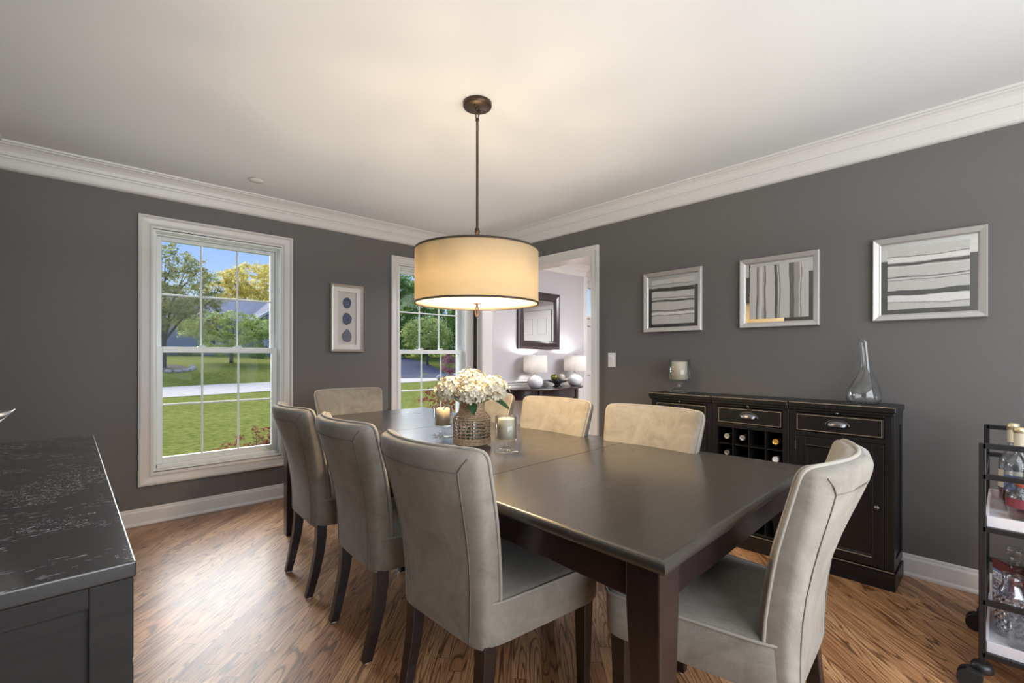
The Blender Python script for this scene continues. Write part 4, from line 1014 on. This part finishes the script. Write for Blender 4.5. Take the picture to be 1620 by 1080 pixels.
# ================================================================ foyer: console table, lamps, bowl, mirror
con = empty('console_table', (4.24, 4.0, 0)); tag(con, 'dark half-round console table against the pale foyer wall', 'console table')
def half(a, b_, z, n=40): return [(a*math.cos(PI*i/n), -b_*math.sin(PI*i/n), z) for i in range(n+1)]
MB().rings([half(.655, .405, .748), half(.668, .418, .752), half(.67, .42, .762), half(.665, .415, .770)], False).build('tabletop', CONSW, con)
MB().rings([half(.60, .36, .64), half(.60, .36, .749)], False).build('apron', CONSW, con)
for x, y in ((-.57, -.03), (.57, -.03), (-.33, -.295), (.33, -.295)):
    MB().rings([[(x-h, y-h, z), (x+h, y-h, z), (x+h, y+h, z), (x-h, y+h, z)] for z, h in ((.0, .014), (.5, .020), (.66, .024), (.749, .024))], False).build('leg', CONSW, con, bevel=.003)
MB().rings([half(.52, .30, .18), half(.52, .30, .20)], False).build('lower_shelf', CONSW, con)
CERA = mat('white_glazed_ceramic', (.72, .71, .74), .12, Coat_Weight=.6)
LSH = shade_mat('white_linen_lamp_shade', (.88, .86, .84), .55, 90)
def table_lamp(x, y, lab, tilt=0):
    r = empty('table_lamp', (x, y, .770)); tag(r, lab, 'table lamp', 'white table lamps on the console'); r.rotation_euler = (0, 0, tilt)
    MB().lathe([(.050, 0), (.070, .010), (.090, .040), (.097, .070), (.090, .100), (.066, .128), (.036, .146), (.022, .160), (.018, .180), (.021, .186), (0, .187)], n=36).build('lamp_base', CERA, r)
    MB().lathe([(.006, .186), (.006, .385), (.010, .386), (.003, .39)], n=12).build('lamp_stem', CHROME, r)
    s = MB().lathe([(.143, .190), (.139, .390), (.137, .390), (.141, .190), (.143, .190)], n=48, caps=(False, False)).build('lamp_shade', LSH, r)
    MB().tube([(-.138, 0, .380), (0, 0, .385), (.138, 0, .380)], .002, 6).tube([(0, -.138, .380), (0, 0, .385), (0, .138, .380)], .002, 6).build('shade_spider', CHROME, s)
    MB().box(-.030, .030, -.012, .012, .392, .412).build('finial', GLASS, r, bevel=.003)
    MB().lathe([(.012, .235), (.028, .265), (.028, .29), (.012, .315)], n=16).build('bulb', BULB, r)
    light('POINT', 'table_lamp_light', (x, y, .770+.345), 9, (1, .96, .94), shadow_soft_size=.03)
table_lamp(3.985, 3.845, 'white round-bodied ceramic table lamp at the left end of the console', .15)
table_lamp(4.675, 3.800, 'white round-bodied ceramic table lamp at the right end of the console')
bo = empty('footed_bowl', (4.33, 3.80, .770)); tag(bo, 'dark footed shallow bowl between the two lamps on the console', 'bowl')
MB().lathe([(.062, 0), (.062, .006), (.040, .016), (.036, .035), (.060, .050), (.10, .062), (.135, .078), (.150, .082), (.150, .086), (.13, .083), (.09, .070), (0, .058)], n=40, caps=(True, False)).build('bowl_body', CONSW, bo)
def ball(x, y, z, r, m, lab):
    o = MB().lathe([(r*math.sin(PI*k/14)+1e-4, -r*math.cos(PI*k/14)) for k in range(15)], n=24).build('decorative_ball', m)
    o.location = (x, y, z); tag(o, lab, 'ornament', 'decorative balls in the footed bowl')
ball(4.265, 3.79, .770+.118, .044, mat('mossy_gold_ball', (.20, .19, .04), .2, .7, var=.5, vscale=25), 'mossy green and gold ball, left in the footed bowl')
ball(4.37, 3.77, .770+.118, .045, mat('speckled_cream_ball', (.52, .48, .42), .6, var=.4, vscale=120), 'speckled cream ball, right in the footed bowl')
ball(4.335, 3.865, .770+.125, .040, mat('pale_tan_ball', (.50, .44, .36), .6, var=.3, vscale=80), 'pale tan ball at the back of the footed bowl')
mir = empty('wall_mirror', (4.225, YA, 1.236)); tag(mir, 'rectangular wall mirror in a wide dark frame above the console', 'mirror')
def BM(b, n, m, bv=0): b.v = [(x-4.225, y-YA, z-1.236) for x, y, z in b.v]; return b.build(n, m, mir, bevel=bv)
BM(MB().frame('y', 3.852, 4.600, 1.236, 1.951, [(0, YA-.001), (0, YA-.028), (.010, YA-.036), (.030, YA-.038), (.060, YA-.026), (.085, YA-.022), (.095, YA-.026), (.104, YA-.018), (.104, YA-.006), (0, YA-.001)]), 'frame', CONSW)
BM(MB().box(3.94, 4.51, YA-.014, YA-.008, 1.325, 1.862), 'mirror_pane', MIRROR)

# ================================================================ outside
GRASS_N = (-.22, .975)
def gz(x, y):
    s = GRASS_N[0]*x+GRASS_N[1]*y
    return lerp(s, [(-100, -.45), (4, -.42), (12, -.55), (23.2, -.64), (31.2, -.62), (36.5, .30), (48, 1.05), (90, 2.6)])
def grass_mat():
    m, nt, p, o = nodes('lawn_grass')
    v = objvec(nt, world=True); a = noisen(nt, v, .35, 3); b_ = noisen(nt, objvec(nt, (1, 1, 1), world=True), 6, 8, .8)
    c = ramp(nt, a, [(.35, (.17, .19, .040)), (.65, (.25, .26, .065))]).outputs[0]
    c = mixc(nt, .7, c, ramp(nt, b_, [(.34, (.06, .085, .012)), (.5, (.20, .215, .05)), (.66, (.36, .36, .12))]).outputs[0])
    L(nt, c, p.inputs['Base Color']); setp(p, Roughness=.9, Specular_IOR_Level=0.0); bump(nt, p, b_, .8, .06); return m
GR = grass_mat()
b = MB(); xs = [-60+4*k for k in range(46)]; ys = [4.19+k*.9 for k in range(8)]+[12+2.2*k for k in range(45)]
vs = [(x, y, gz(x, y)) for y in ys for x in xs]; nx = len(xs)
fs = [(j*nx+i, j*nx+i+1, (j+1)*nx+i+1, (j+1)*nx+i) for j in range(len(ys)-1) for i in range(nx-1)]
lawn = b.add(vs, fs, True).build('lawn', GR, fixn=False); struct(lawn)
b = MB().box(-60, 120, -60, 4.15, -.5, -.45); struct(b.build('ground', GR))
def strip(name, s0, s1, m, w0, w1, lift=.02, slant=0):
    """band between two offsets measured across the road"""
    b = MB(); d = (GRASS_N[1], -GRASS_N[0])
    rs = []
    for k in range(40):
        t = w0+(w1-w0)*k/39
        ring = []
        for j in range(5):
            s = s0+(s1-s0)*j/4+slant*t; x, y = GRASS_N[0]*s+d[0]*t, GRASS_N[1]*s+d[1]*t; ring.append((x, y, gz(x, y)+lift))
        rs.append(ring)
    return b.rings(rs, True, (False, False), closed=False).build(name, m, fixn=False)
struct(strip('road', 23.2, 31.2, mat('pale_concrete_road', (.58, .52, .44), .9, var=.10, vscale=3, Specular_IOR_Level=0.0), -50, 100))
# driveway crossing the far lawn
b = MB(); rs = []
for k in range(20):
    t = k/19; cx_, cy_ = 31-9*t, 38+24*t; wd = 8-2.5*t
    rs.append([(cx_-wd*.5+wd*j/4, cy_-wd*.35+wd*.7*j/4, gz(cx_-wd*.5+wd*j/4, cy_-wd*.35+wd*.7*j/4)+.05) for j in range(5)])
def ray_pt(px, py, d): # picture direction -> a point d metres in front (used to choose where outdoor things stand)
    v = F+R0*((px-810)/734.04)-U0*((py-563.08)/734.04); return Vector((0, 0, 1.15))+v*d
poly = [ray_pt(600, 0, 44), ray_pt(634, 0, 56), ray_pt(675, 0, 44), ray_pt(760, 0, 39), ray_pt(600, 0, 38)]
P4 = [ray_pt(590, 0, 62), ray_pt(640, 0, 60), ray_pt(760, 0, 38.3), ray_pt(600, 0, 36.3)]
rs = []
for k in range(24):
    t = k/23; a = P4[0].lerp(P4[3], t); c = P4[1].lerp(P4[2], t)
    rs.append([((a.x+(c.x-a.x)*j/8), (a.y+(c.y-a.y)*j/8), gz(a.x+(c.x-a.x)*j/8, a.y+(c.y-a.y)*j/8)+.05) for j in range(9)])
struct(MB().rings(rs, True, (False, False), closed=False).build('driveway', mat('grey_asphalt', (.13, .13, .155), .9, Specular_IOR_Level=0.0), fixn=False))

def leaf_mat(name, cols):
    m, nt, p, o = nodes(name)
    f = noisen(nt, objvec(nt), 1.1, 4, .7); c = ramp(nt, f, [(.3, cols[0]), (.5, cols[1]), (.72, cols[2])]).outputs[0]
    L(nt, c, p.inputs['Base Color']); setp(p, Roughness=.8, Specular_IOR_Level=.1)
    t = N(nt, 'ShaderNodeBsdfTranslucent'); L(nt, c, t.inputs[0]); mx = N(nt, 'ShaderNodeMixShader'); mx.inputs[0].default_value = .45
    L(nt, p.outputs[0], mx.inputs[1]); L(nt, t.outputs[0], mx.inputs[2]); L(nt, mx.outputs[0], o.inputs[0]); return m
OLIVE = leaf_mat('olive_green_leaves', ((0.145, 0.163, 0.059), (0.291, 0.306, 0.115), (0.581, 0.551, 0.252)))
MIDG = leaf_mat('mid_green_leaves', ((0.158, 0.216, 0.06), (0.374, 0.456, 0.15), (0.72, 0.744, 0.36)))
YELL = leaf_mat('yellow_leaves', ((0.385, 0.33, 0.068), (0.688, 0.578, 0.165), (0.8, 0.77, 0.303)))
DARKG = leaf_mat('dark_green_leaves', ((0.086, 0.143, 0.042), (0.2, 0.314, 0.086), (0.427, 0.57, 0.171)))
PURP = leaf_mat('purple_leaves', ((0.112, 0.045, 0.067), (0.314, 0.134, 0.179), (0.582, 0.314, 0.358)))
BARB = leaf_mat('red_barberry_leaves', ((0.101, 0.034, 0.025), (0.27, 0.085, 0.06), (0.507, 0.22, 0.135)))
BARK = mat('grey_brown_bark', (.10, .08, .065), .9, var=.3, vscale=8)
def crown_leaves(blobs, n, size, flat=.5, seed=1):
    rnd = random.Random(seed); b = MB(); tot = sum(r[3]*r[4]*r[5] for r in blobs) ** 1.0
    vs, fs = [], []
    for bl in blobs:
        cnt = int(n*bl[3]*bl[4]*bl[5]/tot)
        cl_n = max(4, cnt//22)
        for _ in range(cl_n):
            while True:
                d = Vector([rnd.uniform(-1, 1) for _ in range(3)])
                if .25 < d.length < 1: break
            d = d.normalized()*(d.length**.45)
            cc = Vector((bl[0]+d.x*bl[3], bl[1]+d.y*bl[4], bl[2]+d.z*bl[5])); cs = size*rnd.uniform(2.0, 4.2)
            for _ in range(22):
                p = cc+Vector([rnd.gauss(0, cs*.5), rnd.gauss(0, cs*.5), rnd.gauss(0, cs*.30)])
                u = Vector([rnd.uniform(-1, 1), rnd.uniform(-1, 1), rnd.uniform(-flat, flat)]).normalized(); w_ = u.orthogonal().normalized(); w_ = Matrix.Rotation(rnd.uniform(0, 6.28), 3, u) @ w_
                s = size*rnd.uniform(.6, 1.2); k = len(vs); vs += [tuple(p-u*s), tuple(p+w_*s*.5), tuple(p+u*s), tuple(p-w_*s*.5)]; fs.append((k, k+1, k+2, k+3))
    b.add(vs, fs); return b
def tree(name, base, h, blobs, n, size, m, lab, trunk=.16, seed=1, cat='tree', group='trees across the road', branches=7, flat=.8):
    r = empty(name, base); tag(r, lab, cat, group); rnd = random.Random(seed)
    crown_leaves(blobs, n, size, flat, seed).build('foliage', m, r, fixn=False)
    b = MB(); fork = h*.28
    b.tube([(0, 0, -.3), (.03*h*.1, 0, fork*.5), (0, .02, fork)], [trunk*1.25, trunk, trunk*.9], 9)
    for k in range(branches):
        bl = blobs[k % len(blobs)]; e_ = Vector((bl[0]+rnd.uniform(-.6, .6)*bl[3], bl[1]+rnd.uniform(-.6, .6)*bl[4], bl[2]+rnd.uniform(-.3, .6)*bl[5]))
        md = Vector((e_.x*.35, e_.y*.35, fork+(e_.z-fork)*.45)); b.tube([(0, 0, fork*.8), md, e_], [trunk*.7, trunk*.4, trunk*.1], 6)
        for q in range(3):
            e2 = e_+Vector([rnd.uniform(-.5, .5)*bl[3], rnd.uniform(-.5, .5)*bl[4], rnd.uniform(0, .5)*bl[5]]); b.tube([md.lerp(e_, .4), e2], [trunk*.2, trunk*.05], 5)
    b.build('trunk', BARK, r); return r
def on(px, d):
    p = ray_pt(px, 563, d); return (p.x, p.y, gz(p.x, p.y))
B0 = on(259, 31)
tree('shade_tree', B0, 8, [(0.3, 0, 5.6, 3.0, 2.8, 2.2), (-1.0, -.5, 4.2, 2.6, 2.4, 1.8), (1.4, .2, 3.6, 2.0, 2.0, 1.4), (2.2, .3, 5.0, 1.5, 1.6, 1.2), (0, 0, 7.2, 1.6, 1.6, 1.1)], 12500, .105, OLIVE, 'tall olive-leaved tree with a stone ring at its trunk, left in the first window', .13, 3)
B1 = on(366, 38)
tree('spreading_tree', B1, 5, [(0, 0, 2.9, 3.2, 2.4, 1.3), (2.2, -.2, 2.85, 1.9, 1.8, .75), (-2.0, 0, 3.0, 1.8, 1.8, 1.2), (0, 0, 1.6, 2.6, 2.0, .8)], 10000, .10, MIDG, 'low spreading bright green tree in front of the neighbouring house', .14, 5)
B2 = on(402, 78)
tree('yellow_tree', B2, 14, [(0, 0, 11.2, 5.0, 5, 2.8), (4.2, 0, 12.6, 3.4, 3.6, 2.6), (-4.2, 0, 10.2, 3.2, 3.2, 2.2), (1, 0, 8.2, 5.5, 5, 2.0)], 9000, .24, YELL, 'tall yellow-leaved tree rising behind the neighbouring house roof', .35, 8)
B3 = on(676, 50)
tree('round_tree', B3, 5.5, [(0, 0, 3.4, 2.7, 2.4, 1.7), (-.8, 0, 2.4, 1.8, 1.8, 1.0), (1.0, 0, 2.5, 1.7, 1.7, 1.0)], 7000, .12, MIDG, 'rounded pale green lawn tree seen through the second window', .14, 11)
for k, (px, d, h, w_, lb) in enumerate(((622, 60, 12.6, 2.9, 'tall dark green tree at the left edge of the second window'), (668, 66, 11.8, 3.0, 'tall dark green tree right behind the rounded lawn tree'), (710, 72, 13.5, 3.0, 'tall dark green tree at the right edge of the second window'), (590, 66, 12, 4.4, 'tall dark green tree standing hidden behind the wall between the windows'), (745, 60, 12.5, 2.9, 'tall dark green tree farthest right in the row'))):
    if k in (3,): continue
    bb = on(px, d)
    tree('tall_tree', bb, h, [(0, 0, h*.50, w_, w_, h*.34), (0, 0, h*.80, w_*.7, w_*.7, h*.22), (0, 0, h*.2, w_*1.05, w_, h*.2)], 9500, .22, DARKG, lb, .25, 20+k)
bb = on(712, 36)
tree('purple_shrub', (bb[0], bb[1], bb[2]), 1.6, [(0, 0, 1.1, .75, .7, .8)], 1500, .06, PURP, 'small purple-leaved shrub on the far lawn in the second window', .03, 31, 'shrub')
def rock(name, loc, s, m, lab, cat, group=None, seed=0):
    b = MB(); n = 12; rs = []
    for k in range(1, 8):
        th = PI*k/8; rs.append([(s[0]*math.sin(th)*math.cos(2*PI*i/n)*(1+.18*noise.noise(Vector((i*.9, k*.8, seed)))), s[1]*math.sin(th)*math.sin(2*PI*i/n)*(1+.18*noise.noise(Vector((i*.7, k, seed+3)))), -s[2]*math.cos(th)+s[2]*.8) for i in range(n)])
    o = b.rings(rs, True).build(name, m); o.location = loc; tag(o, lab, cat, group); return o
STONE = mat('pale_limestone', (.52, .48, .42), .9, var=.2, vscale=6)
bb = on(703, 35); bb = on(699, 34); rock('boulder', bb, (.42, .34, .26), mat('grey_boulder', (.33, .31, .28), .9, var=.3, vscale=5), 'grey boulder beside the purple shrub on the far lawn', 'boulder', None, 4)
# mulch bed and ring of edging stones under the shade tree
b = MB().lathe([(0, .06), (1.0, .05), (1.25, .03), (1.35, 0)], (0, 0, 0), 30, caps=(False, False)); o = b.build('mulch_bed', mat('brown_mulch', (.07, .045, .035), 1, var=.4, vscale=12)); o.location = (B0[0], B0[1]-.1, B0[2]+.0); o.rotation_euler = (.17, 0, 0); tag(o, 'round brown mulch bed under the olive-leaved tree', 'mulch bed'); o['kind'] = 'stuff'
for k in range(11):
    a = PI*.98+k*.335; x, y = B0[0]+1.62*math.cos(a), B0[1]+1.55*math.sin(a)
    rock('edging_stone', (x, y, gz(x, y)-.03), (.20, .14, .13), STONE, 'pale stone in the ring edging the mulch bed under the tree', 'stone', 'edging stones around the tree', k)
# neighbouring house
hs = on(372, 50); HR = math.atan2(.22, .975)
house = empty('neighbour_house', hs, HR-.10); tag(house, 'low blue-grey sided house with grey shingle roof across the road', 'house')
def siding():
    m, nt, p, o = nodes('blue_grey_siding'); t = N(nt, 'ShaderNodeTexCoord'); s_ = N(nt, 'ShaderNodeSeparateXYZ'); L(nt, t.outputs['Object'], s_.inputs[0])
    f = mathn(nt, 'FRACT', mathn(nt, 'MULTIPLY', s_.outputs['X'], 3.3)); L(nt, ramp(nt, f, [(0, (.20, .20, .23)), (.10, (.34, .34, .39)), (1, (.37, .37, .42))]).outputs[0], p.inputs['Base Color']); setp(p, Roughness=.8, Specular_IOR_Level=0.0); return m
SID = siding()
def shingle():
    m, nt, p, o = nodes('grey_roof_shingle'); t = N(nt, 'ShaderNodeTexBrick'); mp = objvec(nt, (1, 1, 1), (0, 0, 0)); L(nt, mp, t.inputs['Vector'])
    t.inputs['Scale'].default_value = 2.2; t.inputs['Color1'].default_value = (.36, .34, .34, 1); t.inputs['Color2'].default_value = (.50, .47, .47, 1); t.inputs['Mortar'].default_value = (.20, .19, .19, 1)
    L(nt, t.outputs[0], p.inputs['Base Color']); setp(p, Roughness=.9, Specular_IOR_Level=0.0); return m
SHG = shingle()
hb = MB().box(-11, 9, 0, 8, -.6, 3.9); hb.prism([(1.6, 3.8), (8.8, 3.8), (5.2, 6.1)], 'y', -2.0, .0); hb.box(1.6, 8.8, -2, .1, -.6, 3.9)
hb.build('wall', SID, house)
rf = MB()
rf.add([(-11.6, -.5, 3.75), (9.6, -.5, 3.75), (9.6, 4, 6.3), (-11.6, 4, 6.3), (-11.6, 8.5, 3.75), (9.6, 8.5, 3.75), (-11.6, -.5, 3.6), (9.6, -.5, 3.6), (-11.6, 8.5, 3.6), (9.6, 8.5, 3.6)],
       [(0, 1, 2, 3), (3, 2, 5, 4), (6, 7, 1, 0), (6, 8, 9, 7), (0, 3, 4, 8, 6), (1, 7, 9, 5, 2)])
rf.rings([[(1.0, y, 3.62), (5.2, y, 6.3), (9.4, y, 3.62), (9.4, y, 3.80), (5.2, y, 6.5), (1.0, y, 3.80)] for y in (-2.5, 3.5)], False)
rf.build('roof', SHG, house)
MB().rings([[(.95, y, 3.56), (5.2, y, 6.24), (9.45, y, 3.56), (9.45, y, 3.86), (5.2, y, 6.56), (.95, y, 3.86)] for y in (-2.6, -2.5)], False).build('fascia', WHITE, house)
MB().box(-11, 1.6, -.54, -.48, 3.58, 3.78).build('fascia', WHITE, house)
MB().box(1.6, 8.8, -2.06, -2.0, 3.55, 3.72).build('gable_trim', WHITE, house)
WG = mat('dark_window_glass', (.03, .035, .05), .1)
for (x, y, w_) in ((2.9, -2.02, .5), (6.6, -2.02, .6), (-2.4, -.02, .6), (-8.6, -.02, .6)):
    f = MB().frame('y', x-w_, x+w_, .9, 2.3, [(0, y+.02), (0, y-.06), (.12, y-.06), (.12, y+.02)]).box(x-.03, x+.03, y-.05, y, .95, 2.25).box(x-w_, x+w_, y-.05, y, 1.57, 1.63).build('window', WHITE, house)
    MB().box(x-w_+.1, x+w_-.1, y-.03, y, 1.0, 2.2).build('pane', WG, f)
    MB().box(x-w_-.5, x-w_-.05, y-.05, y, .9, 2.3).build('shutter', WHITE, house); MB().box(x+w_+.05, x+w_+.5, y-.05, y, .9, 2.3).build('shutter', WHITE, house)
for k, (px, d, r, lb) in enumerate(((283, 44.5, .7, 'trimmed low bush at the left corner of the neighbouring house'), (304, 44.5, .7, 'trimmed low bush beside the leftmost one along the house'), (343, 44.5, 1.0, 'dark low bush under the spreading tree'), (380, 45, 1.0, 'dark low bush right of the spreading tree trunk'), (408, 45.2, .55, 'small bush under the white-shuttered house window'))):
    bb = on(px, d); tree('foundation_bush', bb, 1, [(0, 0, r*.55, r*1.1, r, r*.55)], 900, .09, DARKG if k > 1 else MIDG, lb, .03, 50+k, 'bush', 'bushes along the neighbouring house', 3)
# shrubs just outside the windows
def shrub(loc, blobs, n, size, m, lab, seed):
    return tree('garden_shrub', loc, .5, blobs, n, size, m, lab, .008, seed, 'shrub', 'shrubs under the windows', 9)
shrub((1.38, 5.40, -.45), [(0, 0, .70, .27, .24, .17), (.36, .0, .68, .18, .16, .16), (-.30, -.1, .56, .14, .14, .12), (.1, 0, .4, .34, .3, .28)], 2600, .017, BARB, 'dark red barberry shrub outside the lower right of the first window', 61)
shrub((3.38, 4.95, -.45), [(-.05, 0, 1.02, .24, .24, .20), (.35, .1, .98, .3, .25, .25), (.1, 0, .6, .4, .3, .4)], 4200, .017, BARB, 'reddish shrub outside the second window behind the bouquet', 62)
shrub((.62, 5.75, -.45), [(0, 0, .42, .16, .14, .14)], 400, .014, MIDG, 'small yellow-green sprig at the lower left corner of the first window', 63)
